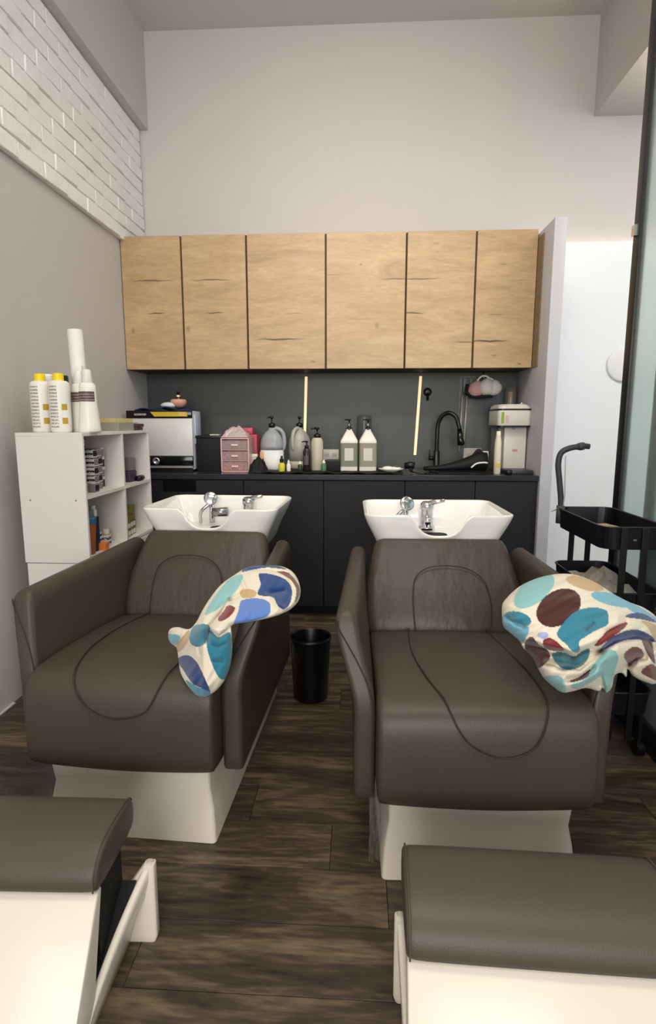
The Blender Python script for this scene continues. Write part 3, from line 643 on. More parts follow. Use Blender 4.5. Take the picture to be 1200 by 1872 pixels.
def curved_label(t, r, a0, a1, z0, z1, m_, name='label', sy_=1, n=10, r1=None):
    r1 = r1 or r; b = MB(); q = .0008
    b.loft([[((r_+dd)*math.cos(a0+(a1-a0)*j/n), (r_+dd)*sy_*math.sin(a0+(a1-a0)*j/n), z) for j in range(n+1)] for r_, z, dd in ((r, z0, -q), (r, z0, q), (r1, z1, q), (r1, z1, -q))], close=False, cap=False)
    return b.build(name, m_, t, smooth=False)
ST = SZ1
for (x, y, lb) in ((-1.308, 2.33, 'left one of the two white bottles with yellow caps on the shelf unit'), (-1.222, 2.315, 'right one of the two white bottles with yellow caps on the shelf unit')):
    t = lathe_bottle('lotion_bottle', lb, 'bottle', (x, y, ST), [(.036, 0), (.040, .006), (.041, .05), (.041, .19), (.039, .2), (.03, .206), (.02, .208)], wplast, group='white bottles with yellow caps')
    MB().lathe([(.021, .206), (.021, .232), (.018, .236)], n=18).build('cap', yel, t, smooth=False)
    curved_label(t, .0412, math.radians(-125), math.radians(-75), .02, .185, textl, 'print')
    for z in (.035, .09): lab(curved_label(t, .0414, math.radians(-55), math.radians(-25), z, z+.024, gold, 'gold_square'), 'gold square')
t = lathe_bottle('tall_jar', 'white lidded bottle standing behind the two yellow capped bottles', 'bottle', (-1.33, 2.43, ST), [(.03, 0), (.033, .01), (.033, .19), (.02, .2)], wplast)
MB().lathe([(.022, .2), (.022, .238), (.02, .242)]).build('lid', mat('white_lid', (246, 246, 244), .4), t)
t = lathe_bottle('dark_capped_bottle', 'bottle with dark green cap behind the right yellow capped bottle', 'bottle', (-1.262, 2.42, ST), [(.03, 0), (.033, .01), (.033, .19), (.02, .2)], wplast)
MB().lathe([(.026, .2), (.026, .232), (.024, .236)]).build('cap', mat('dark_green_cap', (34, 44, 26), .4), t)
band = lines_mat('brown_label', (84, 68, 64), (150, 136, 130), 90, .6)
for (x, y, k, lb) in ((-1.178, 2.40, .92, 'white spray bottle with brown label band, half hidden behind the tall paper roll'), (-1.115, 2.34, 1, 'white spray bottle with brown label band at the front corner of the shelf unit top')):
    t = lathe_bottle('spray_bottle', lb, 'bottle', (x, y, ST), [(.042*k, 0), (.045*k, .006), (.043, .02), (.036, .105), (.034, .12), (.034, .17), (.031, .192), (.024, .2)], wplast, group='white spray bottles')
    MB().lathe([(.020, .2), (.022, .205), (.018, .24), (.016, .25), (.012, .254)], n=18).build('cap', mat('frosted_cap', (228, 226, 222), .3), t, smooth=True)
    curved_label(t, .0343, math.radians(-170), math.radians(-20), .125, .165, band)
    if k < 1: MB().box(-.02, .018, -.012, .012, .24, .275).build('trigger', wplast, t, bevel=.004)
t = thing('paper_roll', 'tall white cylinder roll rising behind the bottles on the shelf unit', 'roll', (-1.205, 2.47, ST))
o = MB(); o.lathe([(.030, 0), (.031, .002), (.031, .428), (.029, .43), (.026, .43), (.026, .425)], n=28).build('tube', mat('white_paper', (238, 236, 232), .55), t); t.rotation_euler = (0, math.radians(-1.5), 0)
t = thing('flat_carton', 'flat grey carton with pale yellow lid lying on the shelf unit top', 'box', (-1.19, 2.77, ST))
MB().box(-.065, .065, -.12, .12, 0, .038).build('body', mat('grey_card', (158, 154, 148), .6), t, bevel=.001, seg=1)
MB().box(-.066, .05, -.121, .09, .038, .058).build('lid', mat('pale_yellow_card', (208, 192, 130), .6), t, bevel=.001, seg=1)
for k, (dx, dz) in enumerate(((0, 0), (.006, .0165))):
    o = MB().box(-.026, .026, -.04, .04, 0, .016).build('sachet_box', mat('dark_red_card', (74, 48, 50), .4), bevel=.002, seg=1); o.location = (-1.135+dx, 2.87, ST+dz)
    tag(o, ('lower' if k == 0 else 'upper')+' small dark maroon box at the far end of the shelf unit top', 'box', 'maroon boxes')
# contents of the cubbies
dyebox = lines_mat('carton_print', (206, 206, 204), (28, 28, 30), 48, .52)
grp = 'hair colour cartons in the upper near cubby'
cz = SZ0+.263+T_
stackb = [(-1.178, 2.33, 6, ['black', 'black', 'white', 'white', 'red', 'orange'][::-1]), (-1.150, 2.385, 5, ['grey', 'print', 'print', 'print', 'print']), (-1.166, 2.455, 5, ['print']*5), (-1.19, 2.53, 4, ['white']*4)]
CM = dict(black=mat('black_card', (24, 24, 26), .5), white=mat('white_card', (216, 214, 212), .5), red=mat('red_card', (176, 52, 58), .5), orange=mat('orange_card', (232, 132, 62), .5), grey=mat('mid_grey_card', (120, 120, 124), .5), print=dyebox, teal=mat('teal_card', (62, 160, 156), .5), blue=mat('blue_card', (44, 104, 140), .5), navy=mat('navy_card', (30, 34, 66), .5), olive=mat('olive_card', (128, 116, 46), .5))
ordn = ['lowest', 'second from bottom', 'third from bottom', 'fourth from bottom', 'fifth from bottom', 'topmost']
for si, (x, y, n, cs) in enumerate(stackb):
    for k in range(n):
        c = cs[k % len(cs)]; hh = .232/6-.0008 if si == 0 else (.036 if si < 3 else .045)
        o = MB().box(-.03, .03, -.022, .022, 0, hh).build('colour_carton', CM[c], bevel=.001, seg=1); o.location = (x+random.uniform(-.003, .003), y, cz+k*(hh+.0008)); o.rotation_euler[2] = random.uniform(-.05, .05)
        MB().box(.0302, .0308, -.017, .017, .006, hh-.006).build('end_label', CM['white'] if c in ('black',) else (CM['black'] if (k+si) % 2 else CM['grey']), o)
        tag(o, '%s %s carton, %s in the %s stack of the upper near cubby' % ('small', {'print': 'white printed'}.get(c, c), ordn[k], ['nearest', 'second', 'third', 'farthest'][si]), 'box', grp)
for k, (x, y, z, c, r, h) in enumerate(((-1.15, 2.66, 0, 'orange', .017, .03), (-1.17, 2.68, .0, 'teal', .018, .17), (-1.16, 2.715, 0, 'blue', .015, .07), (-1.19, 2.73, 0, 'white', .018, .10))):
    t = lathe_bottle('small_bottle', ['little yellow-orange pot in the upper far cubby', 'slim teal tube in the upper far cubby', 'short blue bottle in the upper far cubby', 'pale bottle beside the blue one in the upper far cubby'][k], 'bottle', (x, y, cz), [(r, 0), (r, h*.8), (r*.6, h*.88)], CM[c], n=14, group='small containers in the upper far cubby')
    MB().lathe([(r*.55, h*.86), (r*.55, h)], n=12).build('cap', CM['white'] if c != 'white' else CM['teal'], t)
o = MB().box(-.03, .03, -.035, .035, 0, .062).build('grey_carton', CM['grey'], bevel=.002, seg=1); o.location = (-1.165, 2.82, cz+.056); tag(o, 'grey square carton set on top of the dark clips in the upper far cubby', 'box')
o = MB().box(-.032, .032, -.045, .045, 0, .055).build('clip_tray', mat('dusky_purple', (64, 52, 72), .5), bevel=.008, seg=2); o.location = (-1.165, 2.82, cz); tag(o, 'dark purple low tray under the grey carton in the upper far cubby', 'tray')
o = MB(); o.tube([(0, -.03, .014), (0, .03, .014)], .014, 14); o = o.build('hair_roller', black, smooth=True); o.location = (-1.118, 2.86, cz); tag(o, 'black roller lying at the front of the upper far cubby', 'roller')
lz = SZ0+T_
t = thing('terracotta_tube', 'tall terracotta brown tub with blue lid in the lower near cubby', 'tub', (-1.155, 2.345, lz))
MB().lathe([(.024, 0), (.026, .01), (.034, .13), (.034, .135)], n=20).build('body', mat('terracotta', (158, 92, 58), .5), t, smooth=False)
MB().lathe([(.036, .135), (.036, .155), (.032, .16)], n=20).build('lid', CM['blue'], t)
MB().box(-.02, .02, -.02, .02, .16, .19).build('top_cup', CM['grey'], t)
for k, (x, y, c, hh, w_, lbx) in enumerate(((-1.16, 2.41, 'navy', .15, .034, 'tall navy carton beside the terracotta tub'), (-1.13, 2.43, 'orange', .032, .034, 'small orange carton at the front of the lower near cubby'), (-1.175, 2.462, 'print', .07, .034, 'white printed carton in the lower near cubby'), (-1.15, 2.505, 'print', .05, .03, 'low printed carton next to the divider in the lower near cubby'))):
    o = MB().box(-w_/2, w_/2, -.018, .018, 0, hh).build('small_carton', CM[c], bevel=.001, seg=1); o.location = (x, y, lz); tag(o, lbx, 'box', 'cartons in the lower near cubby')
t = lathe_bottle('squeeze_bottle', 'white capped bottle standing on the navy carton in the lower near cubby', 'bottle', (-1.16, 2.41, lz+.15), [(.014, 0), (.016, .004), (.016, .03), (.01, .034)], CM['white'], n=14)
MB().lathe([(.011, .033), (.012, .05)], n=12).build('cap', CM['white'], t)
for k, (x, y, hh) in enumerate(((-1.165, 2.47, .028), (-1.15, 2.505, .026))):
    t = lathe_bottle('cream_jar', ['pale cream jar on top of the taller printed carton', 'pale cream jar on top of the low printed carton by the divider'][k], 'jar', (x if k else -1.175, y if k else 2.462, lz+(.07 if k == 0 else .05)), [(.013, 0), (.014, hh*.7)], mat('cream_jar', (208, 200, 180), .4), n=14)
    MB().lathe([(.015, hh*.7), (.015, hh)], n=14).build('lid', CM['white'], t)
for k in range(3):
    for q in range(4):
        o = MB().box(-.02, .02, -.019, .019, 0, .036).build('olive_carton', CM['olive'] if (k+q) % 3 else mat('brown_card', (98, 76, 52), .5), bevel=.001, seg=1)
        o.location = (-1.15-.004*k, 2.72+.041*k, lz+q*.0368); o.rotation_euler[2] = random.uniform(-.04, .04)
        MB().box(.0202, .0207, -.013, .013, .006, .028).build('end_label', CM['white'] if q < 2 else CM['olive'], o)
        tag(o, '%s olive and brown carton in the %s stack of the lower far cubby' % (['lowest', 'second', 'third', 'topmost'][q], ['near', 'middle', 'far'][k]), 'box', 'olive cartons in the lower far cubby')
# ================================================================== THINGS ON THE WORKTOP
W = ZW
def pump(t, r, z, hgt, dirx=-1, m_=black, s=1):
    b = MB(); b.lathe([(r, z), (r, z+hgt*.32), (r*.5, z+hgt*.4), (.004*s, z+hgt*.42), (.004*s, z+hgt*.78), (.010*s, z+hgt*.8), (.011*s, z+hgt*.95), (.006*s, z+hgt)], n=14)
    b.tube([(0, 0, z+hgt*.9), (dirx*.022*s, -.004, z+hgt*.9), (dirx*.030*s, -.005, z+hgt*.82)], [.005*s, .004*s, .003*s], 8)
    return b.build('pump', m_, t, smooth=True)
# towel steriliser
t = thing('towel_steriliser', 'white and black towel warming cabinet at the left end of the worktop', 'appliance', (-1.225, 3.50, W))
MB().box(-.203, .197, .012, .20, .012, .372).build('case', mat('appliance_white', (212, 216, 226), .35), t, bevel=.004)
MB().box(-.201, .201, -.006, .013, .098, .328).build('door', mat('appliance_door', (214, 214, 216), .3), t, bevel=.003)
o = MB().box(-.206, .200, -.010, .014, .328, .374).build('top_band', blackgl, t, bevel=.002)
MB().box(-.155, -.08, -.0115, -.009, .345, .356).build('print', lines_mat('band_print', (24, 24, 26), (210, 208, 210), 160, .3), o)
a = MB(); a.prism_x([(0, 0), (.001, 0), (.001, .001), (0, .001)], 0, .001); yb_ = MB(); yb_.add([(-.055, -.012, .366), (.172, -.012, .366), (.176, -.012, .338), (-.03, -.012, .338), (-.055, -.0095, .366), (.172, -.0095, .366), (.176, -.0095, .338), (-.03, -.0095, .338)], [(0, 1, 2, 3), (7, 6, 5, 4), (0, 4, 5, 1), (1, 5, 6, 2), (2, 6, 7, 3), (3, 7, 4, 0)]); yb_.build('yellow_strip', mat('yellow_print', (208, 178, 48), .4), o)
MB().box(.12, .165, -.0128, -.0115, .343, .362).build('print', lines_mat('orange_print', (224, 150, 60), (240, 220, 170), 200, .5), o)
o = MB().box(-.203, .198, -.008, .013, .038, .096).build('control_band', blackgl, t, bevel=.002)
k = MB(); k.lathe([(.022, 0), (.024, .004), (.020, .010), (.014, .011), (.012, .006)], n=24); k = k.build('knob', chrome, o, smooth=True); k.location = (-.03, -.0085, .066); k.rotation_euler = (PI/2, 0, 0)
MB().box(-.203, .198, -.009, .012, .024, .037).build('chrome_strip', mat('silver_strip', (180, 180, 184), .3, .6), t)
MB().box(-.2, .194, 0, .20, 0, .022).build('foot', black, t)
MB().box(.197, .204, .06, .18, .17, .35).build('side_vent', mat('appliance_side', (190, 200, 222), .4), t, bevel=.002)
# navy cloth on it
b = MB(); g = []; nx, ny = 22, 8; random.seed(3)
for i in range(nx):
    for j in range(ny):
        u, v = i/(nx-1), j/(ny-1); g.append((-.17+.345*u, 3.53-3.65+.14*v+.012*math.sin(u*9), .004+.022*max(0, math.sin(u*PI))**.5*(.6+.4*math.sin(u*13+v*4))))
b.add(g, [(i*ny+j, (i+1)*ny+j, (i+1)*ny+j+1, i*ny+j+1) for i in range(nx-1) for j in range(ny-1)])
o = b.build('folded_cloth', mat('navy_cloth', (28, 40, 82), .9), smooth=True); o.location = (-1.225, 3.65, W+.374); md = o.modifiers.new('s', 'SOLIDIFY'); md.thickness = .006
tag(o, 'navy cloth spread over the top of the towel warming cabinet', 'cloth')
o = MB().sphere((0, 0, .022), .05, .04, .02, 16, 8).build('white_cloth', mat('white_cloth', (214, 218, 222), .9), smooth=True); o.location = (-1.20, 3.60, W+.386); tag(o, 'small crumpled white cloth on the navy cloth', 'cloth')
t = thing('dispenser_bottle', 'dark brown pump bottle with pale band standing in the peach bowl', 'bottle', (-1.142, 3.62, W+.406))
MB().lathe([(.018, 0), (.02, .004), (.02, .045), (.012, .055), (.011, .062)], n=18).build('body', mat('brown_bottle', (52, 34, 30), .25), t, smooth=True)
MB().lathe([(.0125, .055), (.0125, .066)], n=16).build('collar', mat('gold_collar', (220, 200, 180), .3, .3), t)
MB().lathe([(.010, .066), (.008, .08), (.012, .082), (.012, .09)], n=14).build('pump', black, t, smooth=True)
o = MB().lathe([(.02, 0), (.036, .008), (.047, .025), (.05, .04), (.044, .05), (.03, .052), (.024, .046), (.02, .012)], n=24).build('peach_bowl', mat('peach_plastic', (214, 160, 138), .5), smooth=True); o.location = (-1.142, 3.62, W+.395)
tag(o, 'rounded peach coloured bowl on the navy cloth', 'bowl')
# black box
t = thing('black_box', 'square matt black box between the warming cabinet and the pink drawers', 'box', (-.94, 3.55, W))
MB().box(-.079, .079, 0, .2, 0, .205).build('body', blackm, t, bevel=.002)
MB().box(-.082, .082, -.003, .203, .205, .222).build('lid', mat('black_lid', (16, 16, 18), .4), t, bevel=.002)
o = MB().box(-.03, .03, -.03, .03, 0, .006).build('paper_slip', mat('white_paper2', (210, 208, 206), .8)); o.location = (-.915, 3.63, W+.222); tag(o, 'white slip of paper lying on the black box', 'paper')
# pink drawer box
pk = mat('pink_clear_plastic', (236, 206, 208), .2, trans=.4, alpha=.38); pkf = mat('pink_frame', (226, 184, 186), .3)
t = thing('drawer_box', 'small translucent pink drawer box full of hair clips', 'drawers', (-.765, 3.50, W))
b = MB()
for x in (-.084, .084): b.box(x-.004, x+.004, 0, .16, 0, .205)
b.box(-.088, .088, 0, .16, 0, .006); b.box(-.088, .088, 0, .16, .201, .208); b.box(-.088, .088, .155, .16, 0, .205); b.build('frame', pkf, t, bevel=.0015, seg=1)
for z in (.068, .135): MB().box(-.08, .08, .003, .15, z-.002, z+.002).build('shelf', pkf, t)
random.seed(12)
for k, z in enumerate((.008, .072, .139)):
    d = MB().box(-.078, .078, 0, .004, z, z+.054).build('drawer', pk, t)
    MB().box(-.02, .02, -.006, 0, z+.022, z+.032).build('handle', mat('pink_handle', (240, 214, 214), .3), d)
    for x in (-.03, .03): MB().box(x-.0015, x+.0015, .004, .14, z, z+.05).build('rib', pkf, d)
    q = MB()
    for i in range(60):
        x, y, zz = random.uniform(-.07, .07), random.uniform(.01, .04), z+random.uniform(.006, .04); r = random.uniform(.005, .011)
        q.box(x-r, x+r, y-.004, y+.004, zz-r*.5, zz+r*.5)
    q = q.build('clips', mat(['red_clips', 'brown_clips', 'grey_clips'][k], [(190, 92, 88), (150, 108, 104), (130, 112, 110)][k], .5), d); q['kind'] = 'stuff'
def crumple(name, m_, loc, sx, sy_, sz, seed, label, cat, n=12, peak=None, thick=.0015, dome=False):
    random.seed(seed); g = []
    for i in range(n):
        for j in range(n):
            u, v = i/(n-1)*2-1, j/(n-1)*2-1; r = max(abs(u), abs(v)); hgt = (math.sqrt(max(0, 1-min(1, math.hypot(u, v))**2)) if dome else (1-r)**.7)*sz if peak is None else max(0, 1-math.hypot(u-peak[0], v-peak[1])*.85)*sz
            g.append((u*sx+random.uniform(-.1, .1)*sx*(1-r), v*sy_+random.uniform(-.1, .1)*sy_*(1-r), hgt*random.uniform(.6, 1.1)+.002))
    b = MB(); b.add(g, [(i*n+j, (i+1)*n+j, (i+1)*n+j+1, i*n+j+1) for i in range(n-1) for j in range(n-1)])
    o = b.build(name, m_); o.location = loc; md = o.modifiers.new('s', 'SOLIDIFY'); md.thickness = thick; return tag(o, label, cat)
bagm = mat('pinkish_film', (206, 186, 190), .25, alpha=.75)
crumple('plastic_bag', bagm, (-.77, 3.575, W+.21), .083, .06, .085, 5, 'crumpled translucent plastic bag heaped on the pink drawer box', 'bag')
t = thing('red_box', 'deep pink box standing behind the pink drawer box', 'box', (-.765, 3.69, W)); 
MB().box(-.085, .105, 0, .12, 0, .225).build('body', mat('deep_pink', (178, 58, 88), .4), t, bevel=.004); MB().box(-.05, .075, .01, .1, .225, .268).build('lid', mat('deep_pink2', (190, 74, 96), .4), t, bevel=.006)
t = thing('cotton_tub', 'small white square tub beside the pink drawer box', 'tub', (-.668, 3.62, W)); MB().box(-.018, .022, -.02, .02, 0, .085).build('body', mat('dull_white', (196, 192, 190), .5), t, bevel=.004); MB().box(-.020, .024, -.022, .022, .085, .105).build('lid', wplast, t, bevel=.004)
o = crumple('dark_cloth', blackm, (-.615, 3.475, W), .06, .05, .09, 6, 'black balled cloth in front of the first gallon jug', 'cloth', 12, dome=True)
# black mat under the bottles
b = MB(); g = []; nx = 60; ny = 8; random.seed(2)
for i in range(nx):
    for j in range(ny):
        u, v = i/(nx-1), j/(ny-1); g.append((-.57+.83*u, 3.385+.36*v+.006*math.sin(u*22), .0052+.0025*math.sin(u*31+v*3)+.002*math.sin(u*57)))
b.add(g, [(i*ny+j, (i+1)*ny+j, (i+1)*ny+j+1, i*ny+j+1) for i in range(nx-1) for j in range(ny-1)])
o = b.build('black_towel_mat', blackm, smooth=True); o.location = (0, 0, W); md = o.modifiers.new('s', 'SOLIDIFY'); md.thickness = .003; md.offset = 1; tag(o, 'black cloth spread under the row of bottles on the worktop', 'cloth')
W2 = W+.007
# gallon jugs
jug_up = mat('translucent_jug', (172, 176, 182), .35, trans=.25); jug_lo = mat('filled_jug', (226, 226, 226), .35)
def jug(label, loc, fill, hs, upm, lom, patch):
    t = thing('gallon_jug', label, 'jug', loc, 0, 'gallon jugs with black pumps')
    prof = [(.062, 0), (.070, .008), (.072, .03), (.072, .15), (.068, .185), (.056, .215), (.036, .24), (.02, .252), (.019, .268)]
    def ring(r, z): return rrect(0, 0, r, r*.85, r*.7, z, 6)
    lo = [p for p in prof if p[1] < fill]; up = [p for p in prof if p[1] > fill]
    def rad(z):
        for (a, za), (b, zb) in zip(prof, prof[1:]):
            if za <= z <= zb: return a+(b-a)*(z-za)/(zb-za)
    MB().loft([ring(r, z) for r, z in lo+[(rad(fill), fill)]]).build('filled_body', lom, t, smooth=True)
    MB().loft([ring(r, z) for r, z in [(rad(fill), fill)]+up]).build('body', upm, t, smooth=True)
    h = MB().tube(bez([(hs*.012, 0, .258), (hs*.04, -.0, .256), (hs*.068, -.005, .232), (hs*.078, -.005, .185), (hs*.074, -.005, .14), (hs*.06, -.005, .12)], 5), .0125, 10).build('handle', upm, t, smooth=True)
    pump(t, .021, .264, .07, -1)
    MB().box(-.068, -.045, -.064, -.060, .05, .115).build('label', mat(patch[0], patch[1], .5), t, bevel=.001)
    return t
jug('gallon jug with side handle, half full of white lotion, nearer the pink drawers', (-.548, 3.60, W2), .125, 1, jug_up, jug_lo, ('orange_sticker', (214, 164, 120)))
j2 = jug('cloudy gallon jug behind the beige pump bottle, handle facing front', (-.385, 3.70, W2), .05, 1, mat('cloudy_jug', (184, 182, 176), .35, trans=.15), mat('cloudy_jug_low', (196, 188, 172), .35), ('tan_sticker', (200, 168, 128)))
j2.rotation_euler[2] = math.radians(-115)
def small_bottle(name, label, x, y, r, h, m_, capm, cap_h=.3, cr_=.5, grp_='small bottles on the black cloth'):
    t = thing(name, label, 'bottle', (x, y, W2), 0, grp_)
    hb = h*(1-cap_h); MB().lathe([(r*.92, 0), (r, .003), (r, hb*.82), (r*.6, hb*.96), (r*cr_, hb)], n=18).build('body', m_, t, smooth=True)
    MB().lathe([(r*cr_*1.2, hb), (r*cr_*1.2, hb+h*cap_h*.5), (r*cr_*.7, hb+h*cap_h*.6), (r*cr_*.6, h)], n=14).build('cap', capm, t); return t
small_bottle('dropper_bottle', 'small yellow bottle with black dropper cap in front of the first gallon jug', -.472, 3.47, .020, .095, mat('yellow_liquid', (206, 200, 64), .3), black, .42)
small_bottle('white_bottle', 'tiny white bottle right of the yellow dropper bottle', -.432, 3.49, .013, .07, wplast, wplast)
small_bottle('dark_green_bottle', 'tiny dark green bottle with white cap in front of the cloudy jug', -.362, 3.49, .015, .062, mat('dark_green_glass', (36, 56, 38), .2), wplast)
small_bottle('green_bottle', 'tiny green bottle with white cap right of the beige pump bottle', -.216, 3.49, .016, .072, mat('green_glass', (82, 116, 90), .2), wplast)
t = thing('pump_bottle', 'slim black pump bottle in front of the cloudy gallon jug', 'bottle', (-.322, 3.51, W2)); MB().lathe([(.022, 0), (.024, .004), (.024, .12), (.016, .138), (.012, .142)], n=20).build('body', mat('smoke_bottle', (34, 32, 34), .25), t, smooth=True); pump(t, .013, .142, .042, -1)
curved_label(t, .0242, math.radians(-130), math.radians(-60), .04, .095, mat('smoke_label', (80, 78, 80), .5))
t = thing('pump_bottle', 'beige cylinder bottle with black pump beside the shorter light strip', 'bottle', (-.262, 3.57, W2)); MB().lathe([(.036, 0), (.038, .004), (.038, .175), (.030, .196), (.022, .202)], n=24).build('body', mat('beige_bottle', (196, 188, 168), .4), t, smooth=True); pump(t, .022, .2, .066, -1, black, 1.3)
t = thing('black_caddy', 'small black box between the beige bottle and the pair of shampoo bottles', 'box', (-.16, 3.50, W2)); MB().box(-.043, .043, 0, .06, 0, .062).build('body', blackm, t, bevel=.004); MB().box(-.040, .040, .004, .056, .062, .07).build('rim', black, t)
def socket(x, z, label, w_=.112, h_=.072):
    t = thing('power_socket', label, 'socket', (x, YB-.014, z), 0, 'sockets on the backsplash'); p = MB().box(-w_/2, w_/2, -.008, 0, -h_/2, h_/2).build('plate', mat('socket_plate', (206, 202, 198), .4), t, bevel=.003)
    for sx in (-.026, .026):
        q = MB().box(sx-.017, sx+.017, -.0095, -.008, -.015, .015).build('outlet', mat('socket_face', (186, 182, 178), .4), t, bevel=.002)
        for dx in (-.006, .006): MB().box(sx+dx-.0012, sx+dx+.0012, -.0100, -.0094, -.006, .006).build('slot', black, q)
socket(-.197, .955, 'double socket on the backsplash right of the beige pump bottle')
socket(.765, .962, 'double socket on the backsplash behind the black bag', .12, .08)
# square shampoo bottles
grn = mat('olive_wrap', (116, 120, 104), .4); khk = mat('khaki_wrap', (140, 134, 116), .4)
for x, m_, lb in ((-.063, grn, 'square shampoo bottle with grey-green wrap, left one of the pair'), (.052, khk, 'square shampoo bottle with khaki wrap, right one of the pair')):
    t = thing('shampoo_bottle', lb, 'bottle', (x, 3.56, W2), 0, 'square shampoo bottles with black pumps')
    MB().loft([rrect(0, 0, a, a, .012, z, 3) for a, z in ((.05, 0), (.053, .004), (.053, .182), (.050, .19), (.022, .24), (.018, .245), (.018, .255))]).build('body', mat('pearl_plastic', (224, 220, 212), .3), t, smooth=False, bevel=.001)
    w_ = MB().loft([rrect(0, 0, .0538, .0538, .012, z, 3) for z in (.028, .172)]).build('wrap', m_, t)
    MB().box(-.027, .027, -.0545, -.0536, .065, .14).build('label', lines_mat('white_label', (222, 216, 208), (170, 166, 160), 110, .6), w_)
    MB().lathe([(.0195, .25), (.0195, .262), (.010, .266), (.009, .278)], n=14).build('collar', black, t); MB().lathe([(.011, .276), (.008, .288)], n=12).build('ring', chrome, t)
    pump(t, .008, .276, .04, -1)
t = thing('glass_tumbler', 'dark smoked glass jar standing behind the right shampoo bottle', 'jar', (.03, 3.82, W)); MB().lathe([(.043, 0), (.045, .01), (.05, .2), (.048, .32), (.044, .345), (.03, .35)], n=24).build('body', mat('smoked_glass', (86, 88, 86), .15, alpha=.55), t, smooth=True); MB().lathe([(.049, .10), (.051, .2)], n=24).build('label_band', mat('brown_glass_band', (104, 92, 62), .4, alpha=.6), t)
t = thing('white_dish', 'shallow white oval dish right of the shampoo bottles', 'dish', (.193, 3.49, W2)); MB().lathe([(.035, 0), (.04, .002), (.07, .014), (.078, .02), (.075, .021), (.05, .010), (.03, .006)], n=32, sy_=.75).build('body', ceram, t, smooth=True)
for k, (dx, rr_, m_) in enumerate(((-.02, .026, wplast), (.03, .024, wplast), (.035, .012, mat('grey_sponge', (90, 92, 96), .8)))):
    o = MB().sphere((0, 0, rr_*.45), rr_*1.3, rr_, rr_*.45, 16, 8).build('soap' if k < 2 else 'stone', m_, smooth=True); o.location = (.193+dx, 3.485-(.012 if k == 2 else 0), W2+.011+(.018 if k == 2 else 0)); tag(o, ['left white soap in the white dish', 'right white soap in the white dish', 'small grey pebble on the right soap'][k], 'soap' if k < 2 else 'stone')
# hair tool
t = thing('hair_tool', 'black handheld hair tool with cable lying left of the tap', 'tool', (.33, 3.46, W)); MB().tube([(-.06, 0, .045), (-.02, 0, .05), (.0, 0, .046)], [.018, .022, .02], 14).build('head', black, t, smooth=True)
MB().tube([(-.022, 0, .04), (-.018, -.004, .01)], [.013, .01], 10).build('handle', blackm, t, smooth=True); MB().tube(bez([(-.018, 0, .01), (.02, -.03, .005), (.07, -.035, .005), (.11, -.01, .018), (.14, -.02, .006), (.1, .03, .005)], 6), .0035, 6).build('cable', blackgl, t, smooth=True)
# tap
t = thing('gooseneck_tap', 'tall matt black gooseneck kitchen tap with pull-down spray head', 'tap', (.505, 3.80, W))
MB().lathe([(.028, 0), (.028, .008), (.021, .012), (.020, .115), (.016, .12)], n=20).build('base', black, t, smooth=True)
MB().tube(bez([(0, 0, .1), (0, 0, .2), (.004, 0, .29), (.03, -.012, .345), (.07, -.03, .362), (.11, -.05, .335), (.128, -.06, .28), (.132, -.064, .25)], 6), .0135, 14).build('neck', black, t, smooth=True)
MB().tube([(.132, -.064, .262), (.138, -.068, .20), (.145, -.07, .165), (.146, -.07, .158)], [.015, .02, .024, .02], 16).build('spray_head', blackgl, t, smooth=True)
l_ = MB(); l_.tube([(-.015, 0, .07), (-.05, -.005, .07)], .014, 12); l_.tube([(-.045, -.005, .07), (-.048, -.005, .125)], [.005, .004], 8); l_.build('lever', black, t, smooth=True)
# black bag and blanket lumps by the sink
t = thing('black_bag', 'black slumped bag with a white stripe beside the tap', 'bag', (.70, 3.58, W))
random.seed(7); b = MB(); rings = []
for k in range(9):
    u = k/8; rings.append([((-.30+.38*u)+.0*j, .05*math.cos(2*PI*j/14)*(.5+.7*u), max(0, .008+(.012+.052*u**2*(1.15-.3*(u > .9)))*(1+math.sin(2*PI*j/14)))+random.uniform(0, .003)) for j in range(14)])
b.loft(rings).build('body', blackm, t, smooth=True)
MB().tube(bez([(-.02, -.052, .03), (.01, -.056, .055), (.05, -.06, .062), (.078, -.055, .06)], 4), .0055, 8).build('stripe', wplast, t, smooth=True)
MB().tube(bez([(-.0, 0, .10), (.03, 0, .135), (.05, -.01, .12), (.08, -.01, .09)], 4), .009, 8).build('strap', blackm, t, smooth=True)
t = thing('amber_jar', 'amber jar with white lid right of the black bag', 'jar', (.79, 3.66, W)); MB().lathe([(.02, 0), (.022, .004), (.022, .055), (.018, .062)], n=18).build('body', mat('amber_glass', (122, 78, 48), .25), t, smooth=True); MB().lathe([(.021, .062), (.021, .12), (.019, .124)], n=18).build('lid', wplast, t)
t = thing('tall_tube_bottle', 'tall slim cream bottle standing left of the water dispenser', 'bottle', (.815, 3.44, W)); MB().lathe([(.017, 0), (.020, .004), (.021, .12), (.019, .19), (.013, .225), (.012, .23)], n=20).build('body', mat('cream_plastic', (216, 208, 190), .4), t, smooth=True); MB().lathe([(.0135, .228), (.0125, .252)], n=14).build('cap', wplast, t)
curved_label(t, .0212, math.radians(-120), math.radians(-60), .045, .065, mat('yellow_sticker', (216, 180, 40), .5))
o = MB().lathe([(.018, 0), (.022, .01), (.02, .025), (.01, .03)], n=16).build('black_cup', black, smooth=True); o.location = (.878, 3.42, W); tag(o, 'small black cup between the slim bottle and the drip tray', 'cup')
